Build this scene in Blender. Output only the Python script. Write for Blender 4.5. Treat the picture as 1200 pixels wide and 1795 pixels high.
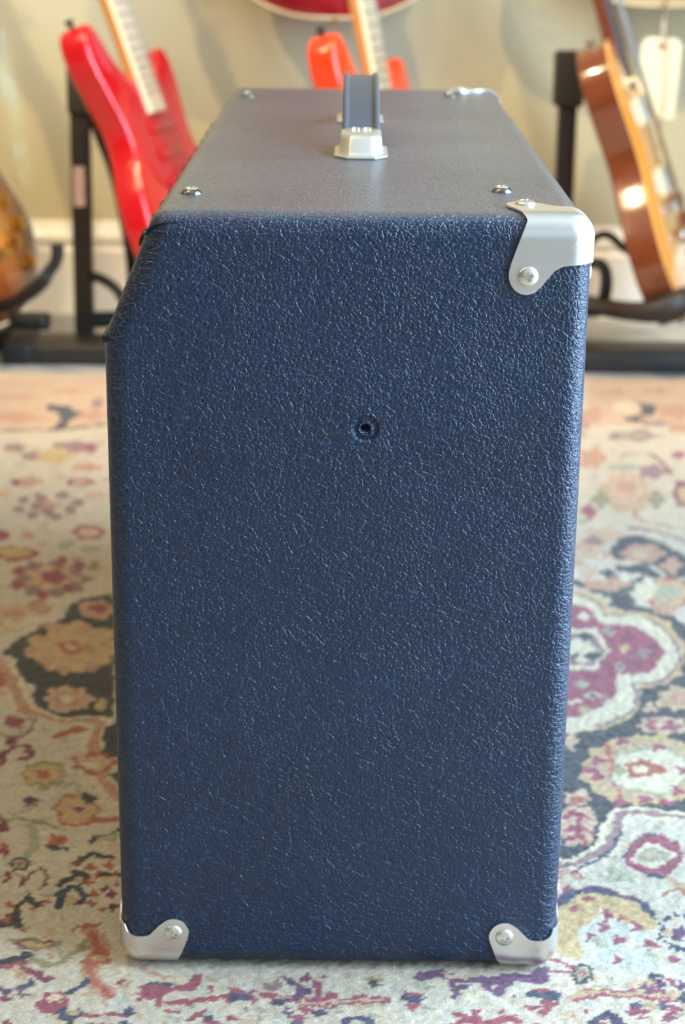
import bpy, bmesh, math, random
import numpy as np
from mathutils import Vector, Matrix, Euler
random.seed(7); rng = np.random.default_rng(7)
S = bpy.context.scene; COL = S.collection
for o in list(bpy.data.objects): bpy.data.objects.remove(o)

# ---------------- camera ----------------
FPX, PITCH, YAW, ROLL = 3259.17, .31617, -.0026939, .0109209
CAM = Vector((.137177, -1.009806, .625695))
_f = Vector((math.sin(YAW)*math.cos(PITCH), math.cos(YAW)*math.cos(PITCH), -math.sin(PITCH)))
_r = _f.cross(Vector((0, 0, 1))).normalized(); _u = _r.cross(_f)
RR = _r*math.cos(ROLL) + _u*math.sin(ROLL); UU = -_r*math.sin(ROLL) + _u*math.cos(ROLL)
cd = bpy.data.cameras.new('camera'); cam = bpy.data.objects.new('camera', cd); COL.objects.link(cam)
M3 = Matrix((RR, UU, -_f)).transposed()
cam.matrix_world = Matrix.Translation(CAM) @ M3.to_4x4()
cd.sensor_fit = 'VERTICAL'; cd.sensor_height = 36.0; cd.sensor_width = 24.0
cd.lens = FPX/1795*36; cd.clip_start = .02
cd.dof.use_dof = True; cd.dof.focus_distance = 1.035; cd.dof.aperture_fstop = 8.5
S.camera = cam

# ---------------- world, lights, exposure ----------------
S.view_settings.view_transform = 'Standard'; S.view_settings.look = 'None'
S.view_settings.exposure = -0.04; S.view_settings.gamma = 1.0; S.view_settings.use_curve_mapping = False
w = bpy.data.worlds.new('world'); S.world = w; w.use_nodes = True
w.node_tree.nodes['Background'].inputs[0].default_value = (1, .92, .80, 1)
w.node_tree.nodes['Background'].inputs[1].default_value = .16

def light(name, kind, loc, power, color, target=None, **kw):
    l = bpy.data.lights.new(name, kind); l.energy = power; l.color = color
    for k, v in kw.items(): setattr(l, k, v)
    o = bpy.data.objects.new(name, l); COL.objects.link(o); o.location = loc
    if target is not None:
        o.rotation_euler = (Vector(target)-Vector(loc)).to_track_quat('-Z', 'Y').to_euler()
    return o
# daylight through the two big shop windows: one at the right, one behind the camera
light('window_daylight', 'AREA', (1.27, -.1, .98), 122, (.54, .76, 1.0), (0, -.1, .80), shape='RECTANGLE', size=1.5, size_y=1.9)
light('window_daylight', 'AREA', (.3, -2.64, 1.4), 11, (.62, .82, 1.0), (.6, 0, 1.0), shape='RECTANGLE', size=1.9, size_y=1.8)
# added thin lamp for the pale streak on the wall at the far left
streak = light('wall_streak_lamp', 'AREA', (.28, -1.2, 1.35), .022, (.22, .60, 1.0), (-.402, 1.99, .33), shape='RECTANGLE', size=.010, size_y=.5, spread=math.radians(.35))
streak.rotation_euler = (streak.rotation_euler.to_matrix() @ Matrix.Rotation(math.radians(7), 3, 'Z')).to_euler()
# warm ceiling spots aimed at the wall of guitars
WARM = (1.0, .77, .43)
for i, (x, y, p, tx) in enumerate([(-1.25, .6, 172, .1), (1.2, .6, 150, .2), (.45, .5, 36, .2)]):
    light('ceiling_spot_or_fill', 'SPOT', (x, y, 2.42), p, WARM, (tx, 1.98, .5), shadow_soft_size=.022, spot_size=math.radians(56), spot_blend=.6)
light('ceiling_spot_or_fill', 'POINT', (-.7, .2, 2.42), 26, WARM, shadow_soft_size=.04)
light('ceiling_spot_or_fill', 'POINT', (-2.5, -.2, 2.30), 38, WARM, shadow_soft_size=.05)  # added warm fill for the amplifier's left edge and the rug there

# ---------------- helpers ----------------
def ray(x, y):
    return (_f*FPX + RR*(x-600) - UU*(y-897.5)).normalized()
def on_y(x, y, Y):
    d = ray(x, y); return CAM + d*((Y-CAM.y)/d.y)
def on_z(x, y, Z):
    d = ray(x, y); return CAM + d*((Z-CAM.z)/d.z)
def srgb(r, g, b):
    f = lambda c: (c/255/12.92) if c/255 <= .04045 else ((c/255+.055)/1.055)**2.4
    return (f(r), f(g), f(b), 1)

def mat(name, col, rough=.5, metal=0, coat=0, spec=.5, noise=None, bump=None, **kw):
    """noise=(scale, amount) colour mottling; bump=(scale, strength, distance)"""
    m = bpy.data.materials.new(name); m.use_nodes = True
    nt = m.node_tree; N = nt.nodes; L = nt.links; p = N['Principled BSDF']
    p.inputs['Base Color'].default_value = col; p.inputs['Roughness'].default_value = rough
    p.inputs['Metallic'].default_value = metal; p.inputs['Coat Weight'].default_value = coat
    p.inputs['Coat Roughness'].default_value = .04; p.inputs['Specular IOR Level'].default_value = spec
    tc = N.new('ShaderNodeTexCoord')
    if noise:
        n = N.new('ShaderNodeTexNoise'); n.inputs['Scale'].default_value = noise[0]; n.inputs['Detail'].default_value = 5
        L.new(tc.outputs['Object'], n.inputs['Vector'])
        mx = N.new('ShaderNodeMix'); mx.data_type = 'RGBA'
        a = noise[1]
        mx.inputs[6].default_value = (col[0]*(1-a), col[1]*(1-a), col[2]*(1-a), 1)
        mx.inputs[7].default_value = (min(1, col[0]*(1+a)), min(1, col[1]*(1+a)), min(1, col[2]*(1+a)), 1)
        L.new(n.outputs['Fac'], mx.inputs[0]); L.new(mx.outputs[2], p.inputs['Base Color'])
    if bump:
        n = N.new('ShaderNodeTexNoise'); n.inputs['Scale'].default_value = bump[0]; n.inputs['Detail'].default_value = 4
        L.new(tc.outputs['Object'], n.inputs['Vector'])
        b = N.new('ShaderNodeBump'); b.inputs['Strength'].default_value = bump[1]; b.inputs['Distance'].default_value = bump[2]
        L.new(n.outputs['Fac'], b.inputs['Height']); L.new(b.outputs['Normal'], p.inputs['Normal'])
    return m

def attr_mat(name, attr, rough=.25, coat=.8):
    m = mat(name, (1, 1, 1, 1), rough, coat=coat)
    a = m.node_tree.nodes.new('ShaderNodeAttribute'); a.attribute_name = attr
    m.node_tree.links.new(a.outputs['Color'], m.node_tree.nodes['Principled BSDF'].inputs['Base Color'])
    return m

def link(name, me, m, parent=None, smooth=True):
    me.materials.append(m) if m else None
    if smooth: me.polygons.foreach_set('use_smooth', [True]*len(me.polygons))
    o = bpy.data.objects.new(name, me); COL.objects.link(o)
    if parent: o.parent = parent
    return o
def from_data(name, v, f, m, parent=None, smooth=True):
    me = bpy.data.meshes.new(name); me.from_pydata([tuple(p) for p in v], [], f); me.update()
    bm = bmesh.new(); bm.from_mesh(me); bmesh.ops.recalc_face_normals(bm, faces=bm.faces); bm.to_mesh(me); bm.free()
    return link(name, me, m, parent, smooth)
def from_bm(name, bm, m, parent=None, smooth=True, angle=None):
    bmesh.ops.recalc_face_normals(bm, faces=bm.faces)
    me = bpy.data.meshes.new(name); bm.to_mesh(me); bm.free()
    if smooth and angle: me.set_sharp_from_angle(angle=math.radians(angle))
    o = link(name, me, m, parent, smooth)
    if smooth and angle: me.set_sharp_from_angle(angle=math.radians(angle))
    return o
def box(bm, lo, hi, bev=0, seg=2, mtx=None):
    r = bmesh.ops.create_cube(bm, size=1)
    vs = r['verts']; lo = Vector(lo); hi = Vector(hi)
    for v in vs: v.co = Vector([(lo[i]+hi[i])/2 + v.co[i]*(hi[i]-lo[i]) for i in range(3)])
    if bev:
        es = list({e for v in vs for e in v.link_edges})
        r2 = bmesh.ops.bevel(bm, geom=es, offset=bev, segments=seg, affect='EDGES', profile=.5)
        vs = list({v for f in r2['faces'] for v in f.verts} | {v for v in vs if v.is_valid})
    if mtx: bmesh.ops.transform(bm, matrix=mtx, verts=[v for v in vs if v.is_valid])
def obox(name, lo, hi, m, parent=None, bev=0, seg=2, mtx=None):
    bm = bmesh.new(); box(bm, lo, hi, bev, seg, mtx); return from_bm(name, bm, m, parent, bev > 0, 35)
def catmull(P, n=8, closed=False):
    P = [Vector(p) for p in P]; out = []; N = len(P)
    rngi = range(N) if closed else range(N-1)
    for i in rngi:
        g = lambda k: P[k % N] if closed else P[max(0, min(N-1, k))]
        a, b, c, d = g(i-1), g(i), g(i+1), g(i+2)
        for j in range(n):
            t = j/n
            out.append(.5*((2*b)+(c-a)*t+(2*a-5*b+4*c-d)*t*t+(3*b-a-3*c+d)*t**3))
    if not closed: out.append(P[-1].copy())
    return out
def tube_data(path, rad, seg=12, flat=1.0):
    """closed tube along a path; rad a number or a list; flat squashes one axis"""
    n = len(path); R = rad if isinstance(rad, (list, tuple)) else [rad]*n
    V = []; F = []
    t = (path[1]-path[0]).normalized(); a = t.orthogonal().normalized()
    for i in range(n):
        t = (path[min(n-1, i+1)]-path[max(0, i-1)]).normalized()
        a = (a - t*a.dot(t)).normalized(); b = t.cross(a)
        for k in range(seg):
            an = 2*math.pi*k/seg; V.append(path[i]+a*math.cos(an)*R[i]+b*math.sin(an)*R[i]*flat)
    for i in range(n-1):
        for k in range(seg):
            k2 = (k+1) % seg; F.append((i*seg+k, i*seg+k2, (i+1)*seg+k2, (i+1)*seg+k))
    F.append(tuple(range(seg))[::-1]); F.append(tuple((n-1)*seg+k for k in range(seg)))
    return V, F
def tube(name, pts, rad, m, parent=None, seg=12, n=8, flat=1.0, smooth=True):
    p = catmull(pts, n) if n > 1 else [Vector(q) for q in pts]
    if isinstance(rad, (list, tuple)):
        k = len(rad)-1; rad = [float(np.interp(i/(len(p)-1)*k, range(k+1), rad)) for i in range(len(p))]
    V, F = tube_data(p, rad, seg, flat); return from_data(name, V, F, m, parent, smooth)
def lathe(name, prof, m, parent=None, seg=24, mtx=None):
    """prof: (radius, height) pairs about local Z"""
    V = []; F = []; n = len(prof)
    for r, h in prof:
        for k in range(seg):
            a = 2*math.pi*k/seg; V.append(Vector((r*math.cos(a), r*math.sin(a), h)))
    for i in range(n-1):
        for k in range(seg):
            k2 = (k+1) % seg; F.append((i*seg+k, i*seg+k2, (i+1)*seg+k2, (i+1)*seg+k))
    F.append(tuple(range(seg))); F.append(tuple((n-1)*seg+k for k in range(seg)))
    if mtx: V = [mtx @ v for v in V]
    o = from_data(name, V, F, m, parent)
    o.data.set_sharp_from_angle(angle=math.radians(50)); return o
def empty(name, loc, label, cat, rot=None, group=None):
    o = bpy.data.objects.new(name, None); COL.objects.link(o); o.location = loc; o.empty_display_size = .05
    if rot: o.rotation_euler = rot
    return tag(o, label, cat, group)
def tag(o, label, cat, group=None):
    o['label'] = label; o['category'] = cat
    if group: o['group'] = group
    return o
def struct(o): o['kind'] = 'structure'; return o

# ---------------- room ----------------
WY = 1.992; FZ = -.014
XL, XR, YB, ZC = -4.2, 1.36, -2.7, 2.55
m_wall = mat('wall_paint', srgb(196, 187, 154), .62, noise=(3, .03), bump=(220, .25, .0006))
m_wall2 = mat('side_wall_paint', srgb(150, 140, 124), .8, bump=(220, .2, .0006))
m_ceil = mat('ceiling_paint', srgb(225, 222, 214), .9)
m_white = mat('baseboard_paint', srgb(236, 232, 224), .4, noise=(9, .03))
m_floor = mat('floor_concrete', srgb(172, 174, 174), .35, noise=(6, .08), bump=(90, .15, .0006))
struct(obox('floor', (XL, YB, FZ-.05), (XR, WY+.1, FZ), m_floor))
struct(obox('wall_back', (XL-.1, WY, FZ), (XR+.1, WY+.1, ZC), m_wall))
struct(obox('wall_left', (XL-.1, YB, FZ), (XL, WY, ZC), m_wall2))
bm = bmesh.new()
fx0, fx1, fz0, fz1 = -.75, 1.3, .45, 2.35
box(bm, (XL-.1, YB-.1, FZ), (fx0, YB, ZC)); box(bm, (fx1, YB-.1, FZ), (XR+.1, YB, ZC))
box(bm, (fx0, YB-.1, FZ), (fx1, YB, fz0)); box(bm, (fx0, YB-.1, fz1), (fx1, YB, ZC))
struct(from_bm('wall_front', bm, m_wall2, None, False))
bm = bmesh.new()
for a, b in (((fx0, YB-.08, fz0), (fx0+.05, YB-.02, fz1)), ((fx1-.05, YB-.08, fz0), (fx1, YB-.02, fz1)), ((fx0+.05, YB-.08, fz0), (fx1-.05, YB-.02, fz0+.05)), ((fx0+.05, YB-.08, fz1-.05), (fx1-.05, YB-.02, fz1))):
    box(bm, a, b)
struct(from_bm('window_2', bm, m_white, None, False))
struct(obox('ceiling', (XL-.1, YB-.1, ZC), (XR+.1, WY+.1, ZC+.1), m_ceil))
# right wall with the window opening
bm = bmesh.new()
wy0, wy1, wz0, wz1 = -.95, .75, -.01, 2.0
box(bm, (XR, YB, FZ), (XR+.1, wy0, ZC)); box(bm, (XR, wy1, FZ), (XR+.1, WY, ZC))
box(bm, (XR, wy0, FZ), (XR+.1, wy1, wz0)); box(bm, (XR, wy0, wz1), (XR+.1, wy1, ZC))
struct(from_bm('wall_right', bm, m_wall2, None, False))
bm = bmesh.new()
for a, b in (((XR+.02, wy0, wz0), (XR+.08, wy0+.05, wz1)), ((XR+.02, wy1-.05, wz0), (XR+.08, wy1, wz1)),
             ((XR+.02, wy0+.05, wz0), (XR+.08, wy1-.05, wz0+.05)), ((XR+.02, wy0+.05, wz1-.05), (XR+.08, wy1-.05, wz1)),
             ((XR+.03, -.075, wz0+.05), (XR+.07, -.025, wz1-.05))):
    box(bm, a, b)
struct(from_bm('window_1', bm, m_white, None, False))
# baseboard with a cap moulding, profile swept along x
prof = [(0, FZ), (.016, FZ), (.016, .088), (.010, .093), (.010, .097), (.014, .103), (.013, .112), (.007, .122), (.004, .132), (0, .134)]
V = []; F = []
for x in (XL+.001, XR-.001):
    for a, z in prof: V.append((x, WY-.0005-a, z))
n = len(prof)
for i in range(n): F.append((i, (i+1) % n, n+(i+1) % n, n+i))
F += [tuple(range(n))[::-1], tuple(range(n, 2*n))]
struct(from_data('baseboard_back', V, F, m_white, None, False))

# ---------------- Persian rug: knotted print on a real pile surface ----------------
CREAM = (212, 200, 178)
PAL = dict(cream=CREAM, charcoal=(50, 50, 54), navy=(50, 54, 82), rose=(152, 62, 82), wine=(122, 50, 70), salmon=(196, 144, 116), blush=(210, 174, 142),
           gold=(204, 170, 114), tan=(196, 164, 124), olive=(148, 140, 100), sage=(168, 166, 138), blue=(205, 203, 192), mauve=(150, 112, 112), rust=(176, 88, 66), pale=(226, 212, 178), plum=(92, 52, 92))
RX0, RX1, RY0, RY1 = -1.35, 1.55, -1.75, 1.535
def axis(segs):
    out = []
    for a, b, s in segs: out += list(np.arange(a, b-s*.25, s))
    return np.array(out+[segs[-1][1]])
gx = axis([(RX0, -.50, .008), (-.50, .70, .002), (.70, RX1, .008)])
gy = axis([(RY0, -.20, .008), (-.20, .35, .0016), (.35, RY1, .003)])
GX, GY = np.meshgrid(gx, gy)
# wobble of the knot grid: motif edges are never perfectly smooth
def vnoise(X, Y, s, seed):
    r = np.random.default_rng(seed); T = r.random((256, 256))
    u = X/s; v = Y/s; i = np.floor(u).astype(int); j = np.floor(v).astype(int); fu = u-i; fv = v-j
    fu = fu*fu*(3-2*fu); fv = fv*fv*(3-2*fv); g = lambda a, b: T[a % 256, b % 256]
    return (g(i, j)*(1-fu)+g(i+1, j)*fu)*(1-fv)+(g(i, j+1)*(1-fu)+g(i+1, j+1)*fu)*fv
PX = GX + (vnoise(GX, GY, .011, 1)-.5)*.005 + (vnoise(GX, GY, .0035, 3)-.5)*.0034
PY = GY + (vnoise(GX, GY, .011, 2)-.5)*.006 + (vnoise(GX, GY, .0035, 4)-.5)*.0042
C = np.empty(GX.shape+(3,)); C[:] = np.array(CREAM)/255.
def lin(c):
    v = np.array(PAL[c] if isinstance(c, str) else c)/255.
    return v*.84+np.array(CREAM)/255.*.16
def W_(pts): return np.array([(lambda q: (q.x, q.y))(on_z(x, y, 0)) for x, y in pts])
def region(P, pad):
    x0, y0 = P.min(0)-pad; x1, y1 = P.max(0)+pad
    a, b = np.searchsorted(gx, [x0, x1]); c, d = np.searchsorted(gy, [y0, y1])
    return slice(max(0, c), d+1), slice(max(0, a), b+1)
def fill_poly(P, c, world=False):
    P = np.array(P) if world else W_(P)
    s = region(P, .02); X = PX[s]; Y = PY[s]; inside = np.zeros(X.shape, bool)
    n = len(P)
    for i in range(n):
        x0, y0 = P[i]; x1, y1 = P[(i+1) % n]
        if y0 == y1: continue
        inside ^= ((Y > y0) != (Y > y1)) & (X < (x1-x0)*(Y-y0)/(y1-y0)+x0)
    C[s][inside] = lin(c)
def stroke(P, c, wpx, world=False):
    """wpx: width in millimetres"""
    P = np.array(P, float) if world else W_(P)
    Q = np.array([tuple(v)[:2] for v in catmull([(a, b, 0) for a, b in P], 6)]); wd = wpx*.001/2
    s = region(Q, wd+.02); X = PX[s]; Y = PY[s]; D = np.full(X.shape, 9.)
    for (x0, y0), (x1, y1) in zip(Q[:-1], Q[1:]):
        dx, dy = x1-x0, y1-y0; l = dx*dx+dy*dy+1e-12
        t = np.clip(((X-x0)*dx+(Y-y0)*dy)/l, 0, 1); D = np.minimum(D, np.hypot(X-x0-t*dx, Y-y0-t*dy))
    C[s][D < wd] = lin(c)
def blob(cx, cy, rx, ry, c, lobes=0, amp=.18, world=False, ph=0.):
    """ellipse given in photograph pixels, laid flat on the rug"""
    th = np.linspace(0, 2*np.pi, 60, endpoint=False)
    k = 1+amp*np.cos(lobes*th+ph) if lobes else np.ones(60)
    fill_poly(list(zip(cx+rx*k*np.cos(th), cy+ry*k*np.sin(th))), c, world)
def flower(cx, cy, r, cols, lobes=8, world=True, ry=None):
    ry = ry or r
    for i, c in enumerate(cols):
        k = 1-i/len(cols); blob(cx, cy, r*k, ry*k, c, lobes if i < len(cols)-1 else 0, .14, world, i*.6)
# woven repeat over the whole field (seen only where nothing below is drawn over it)
r_ = random.Random(3)
for i in range(950):
    x = r_.uniform(RX0+.1, RX1-.1); y = r_.uniform(RY0+.1, RY1-.15)
    q = r_.random()
    if q < .35: flower(x, y, r_.uniform(.018, .04), [r_.choice(['mauve', 'rose', 'charcoal', 'olive']), r_.choice(['salmon', 'gold', 'blush']), r_.choice(['rose', 'pale'])], r_.choice([5, 6, 8]))
    elif q < .6: blob(x, y, r_.uniform(.01, .03), r_.uniform(.006, .018), r_.choice(['salmon', 'mauve', 'gold', 'sage', 'rose', 'navy']), 0, 0, True)
    else:
        a = r_.uniform(0, 6.3); stroke([(x, y), (x+.05*math.cos(a), y+.05*math.sin(a)), (x+.10*math.cos(a+.5), y+.10*math.sin(a+.5)), (x+.12*math.cos(a+1.3), y+.12*math.sin(a+1.3))], r_.choice(['tan', 'sage', 'rose', 'salmon', 'olive']), r_.uniform(3, 6), True)
# four corner medallions outside the frame and the woven border along the edges
for cx, cy in ((-.95, .1), (1.2, .1), (-.95, -1.0), (1.2, -1.0), (.1, -1.0), (.13, .42)):
    flower(cx, cy, .24, ['charcoal', 'pale', 'rose', 'pale', 'charcoal', 'salmon', 'rose'], 8)
for k, (c, wd) in enumerate((('charcoal', 26), ('blush', 20))):
    for P in ([(RX0+.06, RY0), (RX0+.06, RY1)], [(RX1-.06, RY0), (RX1-.06, RY1)], [(RX0, RY0+.06), (RX1, RY0+.06)]):
        stroke(P, c, wd, True)

def clear(P, c='cream'): fill_poly(P, c)
clear([(-60, 660), (190, 660), (215, 1700), (240, 1720), (960, 1720), (985, 1600), (1040, 660), (1330, 660), (1330, 1900), (-80, 1900)])
# background scatter of tiny motifs in the open cream ground, far part
r_ = random.Random(11)
for i in range(150):
    x = r_.choice([r_.uniform(-20, 190), r_.uniform(1000, 1210)]); y = r_.uniform(745, 1130)
    k = (y-500)/600
    blob(x, y, r_.uniform(5, 16)*k, r_.uniform(2, 6)*k, r_.choice(['blush', 'blush', 'tan', 'sage', 'salmon', 'mauve', 'pale', 'gold']), r_.choice([0, 3, 5]), .25)
for i in range(110):
    x = r_.choice([r_.uniform(-10, 215), r_.uniform(985, 1210)]); y = r_.uniform(1250, 1690)
    blob(x, y, r_.uniform(3, 12), r_.uniform(2, 7), r_.choice(['blush', 'tan', 'sage', 'pale', 'sage', 'tan']), r_.choice([0, 3, 5]), .3)
for i in range(190):
    x = r_.uniform(-10, 1210); y = r_.uniform(1700, 1800)
    blob(x, y, r_.uniform(3, 15), r_.uniform(2, 6), r_.choice(['blue', 'tan', 'pale', 'blue', 'sage', 'rose', 'blush']), r_.choice([0, 3, 5]), .3)
# --- left, far ---
fill_poly([(-60, 655), (190, 655), (190, 742), (100, 752), (-60, 748)], 'blush')
for x, y, a, b, c in ((30, 690, 40, 4, 'salmon'), (120, 680, 30, 4, 'salmon'), (20, 725, 50, 9, 'salmon'), (160, 722, 26, 10, 'salmon'), (60, 712, 24, 5, 'gold'), (170, 700, 12, 8, 'mauve')):
    blob(x, y, a, b, c, 5, .2)
fill_poly([(82, 702), (122, 706), (140, 718), (128, 730), (112, 745), (92, 744), (106, 730), (100, 716), (84, 712)], 'charcoal')
stroke([(-20, 752), (40, 748), (110, 746), (185, 738)], 'charcoal', 7)
for x, y, a, b, c in ((25, 778, 20, 7, 'mauve'), (125, 776, 34, 9, 'mauve'), (158, 778, 13, 9, 'rose'), (92, 792, 40, 13, 'gold'), (52, 793, 15, 8, 'mauve'), (150, 812, 26, 7, 'salmon'),
                   (46, 838, 28, 9, 'salmon'), (28, 838, 10, 7, 'wine'), (140, 838, 24, 8, 'rose'), (140, 838, 14, 4, 'blush'), (8, 858, 14, 7, 'blush'), (170, 862, 18, 7, 'blush')):
    blob(x, y, a, b, c, 5, .15)
blob(80, 880, 24, 10, 'salmon', 5)
for x, y in ((40, 870), (34, 886), (55, 895), (70, 866), (96, 899), (110, 862), (122, 886), (138, 874), (84, 890), (62, 880)): blob(x, y, 11, 7, 'mauve')
blob(155, 925, 28, 13, 'rose', 6, .1); blob(155, 925, 20, 8, 'blush'); blob(0, 930, 17, 9, 'rose'); blob(50, 930, 14, 7, 'salmon')
blob(28, 962, 36, 14, 'rose', 3, .05); blob(26, 960, 30, 10, 'gold'); blob(115, 945, 14, 6, 'sage'); blob(165, 985, 10, 9, 'olive'); blob(160, 955, 18, 6, 'sage')
blob(88, 1006, 66, 30, 'mauve', 9, .14); blob(90, 1005, 44, 20, 'blush', 7, .2); blob(92, 1003, 26, 11, 'rose', 5, .2); blob(64, 1008, 9, 10, 'gold')
for x, y in ((108, 975), (140, 983), (120, 1022), (74, 1036), (30, 1018), (32, 992)): blob(x, y, 10, 8, 'rose')
blob(20, 1065, 34, 16, 'blush', 5); blob(22, 1068, 20, 8, 'salmon'); blob(70, 1055, 20, 12, 'salmon', 5)
# --- left medallion edge ---
fill_poly([(200, 1034), (150, 1040), (120, 1052), (112, 1076), (70, 1092), (20, 1118), (4, 1138), (26, 1148), (30, 1184), (60, 1190), (52, 1212), (62, 1236), (110, 1246), (200, 1246)], 'charcoal')
blob(170, 1060, 34, 17, 'salmon', 5, .1); blob(172, 1060, 18, 8, 'rose')
blob(128, 1126, 78, 42, 'gold', 9, .09); blob(128, 1126, 66, 33, 'tan', 7, .12); blob(126, 1127, 36, 20, 'gold', 5, .1); blob(124, 1127, 23, 12, 'rust'); blob(122, 1127, 12, 6, 'blush'); blob(155, 1128, 6, 9, 'olive')
for x, y in ((75, 1110), (98, 1092), (150, 1094), (80, 1152), (110, 1164), (160, 1160), (185, 1120), (58, 1130)): blob(x, y, 13, 8, 'salmon', 4)
blob(118, 1216, 42, 22, 'blush', 8, .12); blob(118, 1216, 32, 15, 'salmon', 6, .2); blob(116, 1216, 14, 7, 'pale'); blob(176, 1226, 10, 10, 'gold'); blob(75, 1100, 10, 5, 'charcoal')
stroke([(-30, 1130), (8, 1160), (24, 1188), (34, 1222), (62, 1242), (110, 1254), (172, 1257), (166, 1290), (172, 1340), (206, 1392)], 'pale', 18)
stroke([(-30, 1130), (8, 1160), (24, 1188), (34, 1222), (62, 1242), (110, 1254), (172, 1257), (166, 1290), (172, 1340), (206, 1392)], 'salmon', 9)
blob(2, 1180, 20, 30, 'salmon', 5, .1); blob(2, 1180, 10, 14, 'rust'); blob(5, 1200, 6, 6, 'pale')
# --- left, near ---
fill_poly([(186, 1262), (215, 1250), (215, 1318), (180, 1318)], 'charcoal'); fill_poly([(190, 1345), (215, 1340), (215, 1378)], 'charcoal')
stroke([(100, 1283), (120, 1272), (146, 1270)], 'rust', 9)
blob(165, 1326, 36, 20, 'rust', 7, .15); blob(165, 1326, 28, 13, 'blush', 5, .1); blob(157, 1331, 18, 5, 'pale')
stroke([(-10, 1275), (22, 1284), (50, 1272), (60, 1258), (50, 1250)], 'mauve', 4); blob(22, 1255, 15, 13, 'rose', 5); blob(24, 1290, 13, 7, 'wine', 5)
stroke([(-10, 1322), (20, 1300), (48, 1300), (50, 1316), (30, 1322)], 'wine', 5); blob(2, 1320, 10, 13, 'wine', 4)
blob(77, 1347, 40, 24, 'olive', 8, .12); blob(77, 1347, 33, 18, 'gold', 8, .14); blob(77, 1346, 13, 8, 'rust', 5); stroke([(110, 1370), (130, 1362), (140, 1374), (125, 1380)], 'sage', 4)
blob(56, 1401, 15, 6, 'rose'); blob(56, 1393, 20, 4, 'navy')
blob(135, 1408, 42, 29, 'rust', 6, .1); blob(135, 1408, 36, 24, 'gold', 6, .12); blob(133, 1408, 20, 12, 'blush', 5); blob(157, 1390, 9, 8, 'charcoal'); blob(134, 1408, 8, 6, 'wine')
stroke([(165, 1425), (185, 1428), (210, 1425)], 'rust', 8)
stroke([(-10, 1436), (40, 1424), (80, 1434), (106, 1444)], 'olive', 4); stroke([(52, 1432), (58, 1465), (46, 1492)], 'sage', 6); stroke([(20, 1422), (50, 1408), (70, 1396)], 'sage', 3)
blob(3, 1436, 9, 14, 'wine', 4); blob(6, 1482, 9, 11, 'rose', 4)
blob(100, 1462, 20, 7, 'rust', 3); blob(97, 1473, 23, 5, 'navy')
stroke([(156, 1466), (168, 1454), (190, 1450), (210, 1448)], 'charcoal', 4); blob(185, 1458, 22, 7, 'sage')
blob(36, 1503, 18, 13, 'charcoal', 8, .08); blob(36, 1503, 12, 8, 'sage'); blob(36, 1503, 6, 4, 'rust')
stroke([(6, 1536), (16, 1518), (34, 1526), (44, 1540), (54, 1520), (78, 1512), (80, 1534), (70, 1544)], 'wine', 3)
fill_poly([(44, 1545), (54, 1562), (78, 1570), (70, 1580), (46, 1574), (34, 1586), (42, 1616), (20, 1610), (-10, 1622), (-10, 1604), (14, 1592), (36, 1572)], 'charcoal')
for x, y in ((60, 1582), (78, 1572), (12, 1600), (44, 1618), (20, 1578)): blob(x, y, 7, 4, 'rust')
stroke([(130, 1502), (150, 1492), (162, 1484), (176, 1490), (192, 1494)], 'charcoal', 5); blob(135, 1501, 8, 6, 'wine')
stroke([(104, 1540), (124, 1528), (136, 1516), (150, 1528), (140, 1540)], 'charcoal', 5); blob(136, 1528, 9, 6, 'sage')
stroke([(100, 1576), (104, 1556), (124, 1546), (144, 1556), (142, 1568), (126, 1570), (118, 1560)], 'navy', 6); blob(122, 1564, 12, 8, 'tan')
for x, y, c in ((160, 1510, 'rust'), (172, 1522, 'rose'), (158, 1534, 'rust'), (182, 1548, 'wine'), (165, 1556, 'rust'), (196, 1560, 'wine'), (158, 1570, 'rose'), (176, 1582, 'rust'), (204, 1540, 'rust'), (192, 1506, 'rust'), (190, 1525, 'gold')):
    blob(x, y, 9, 6, c, 4, .3)
blob(197, 1580, 10, 8, 'charcoal', 4); stroke([(182, 1522), (198, 1518), (214, 1522)], 'charcoal', 4)
fill_poly([(128, 1622), (152, 1606), (182, 1606), (166, 1618)], 'rust')
stroke([(160, 1626), (172, 1650), (160, 1688), (170, 1712), (192, 1740)], 'salmon', 12); stroke([(160, 1626), (170, 1655), (162, 1690), (176, 1720), (196, 1742)], 'rust', 5)
fill_poly([(132, 1680), (150, 1668), (158, 1652), (184, 1650), (186, 1662), (202, 1676), (170, 1674)], 'rust'); blob(172, 1664, 12, 5, 'gold')
blob(64, 1641, 42, 12, 'olive'); blob(64, 1641, 34, 8, 'wine'); blob(66, 1641, 22, 6, 'gold'); stroke([(52, 1672), (96, 1680), (124, 1664), (146, 1640)], 'olive', 6)
stroke([(-10, 1682), (20, 1672), (46, 1660)], 'charcoal', 9); blob(32, 1678, 11, 7, 'rose', 5); blob(8, 1684, 14, 6, 'rose'); stroke([(46, 1686), (66, 1696), (82, 1700)], 'wine', 8); blob(30, 1696, 16, 9, 'tan', 5)
for x, y, c in ((6, 1722, 'plum'), (4, 1738, 'wine'), (40, 1720, 'plum'), (38, 1734, 'plum'), (52, 1712, 'navy')): blob(x, y, 12, 7, c, 4, .3)
blob(90, 1746, 27, 19, 'rose', 6, .14); blob(92, 1740, 14, 7, 'pale', 4, .2); stroke([(118, 1730), (136, 1724), (156, 1708)], 'navy', 5)
stroke([(104, 1760), (112, 1772), (124, 1770), (142, 1764), (138, 1754)], 'navy', 5); stroke([(98, 1786), (118, 1782), (126, 1774)], 'charcoal', 5); blob(125, 1762, 12, 7, 'tan')
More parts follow.
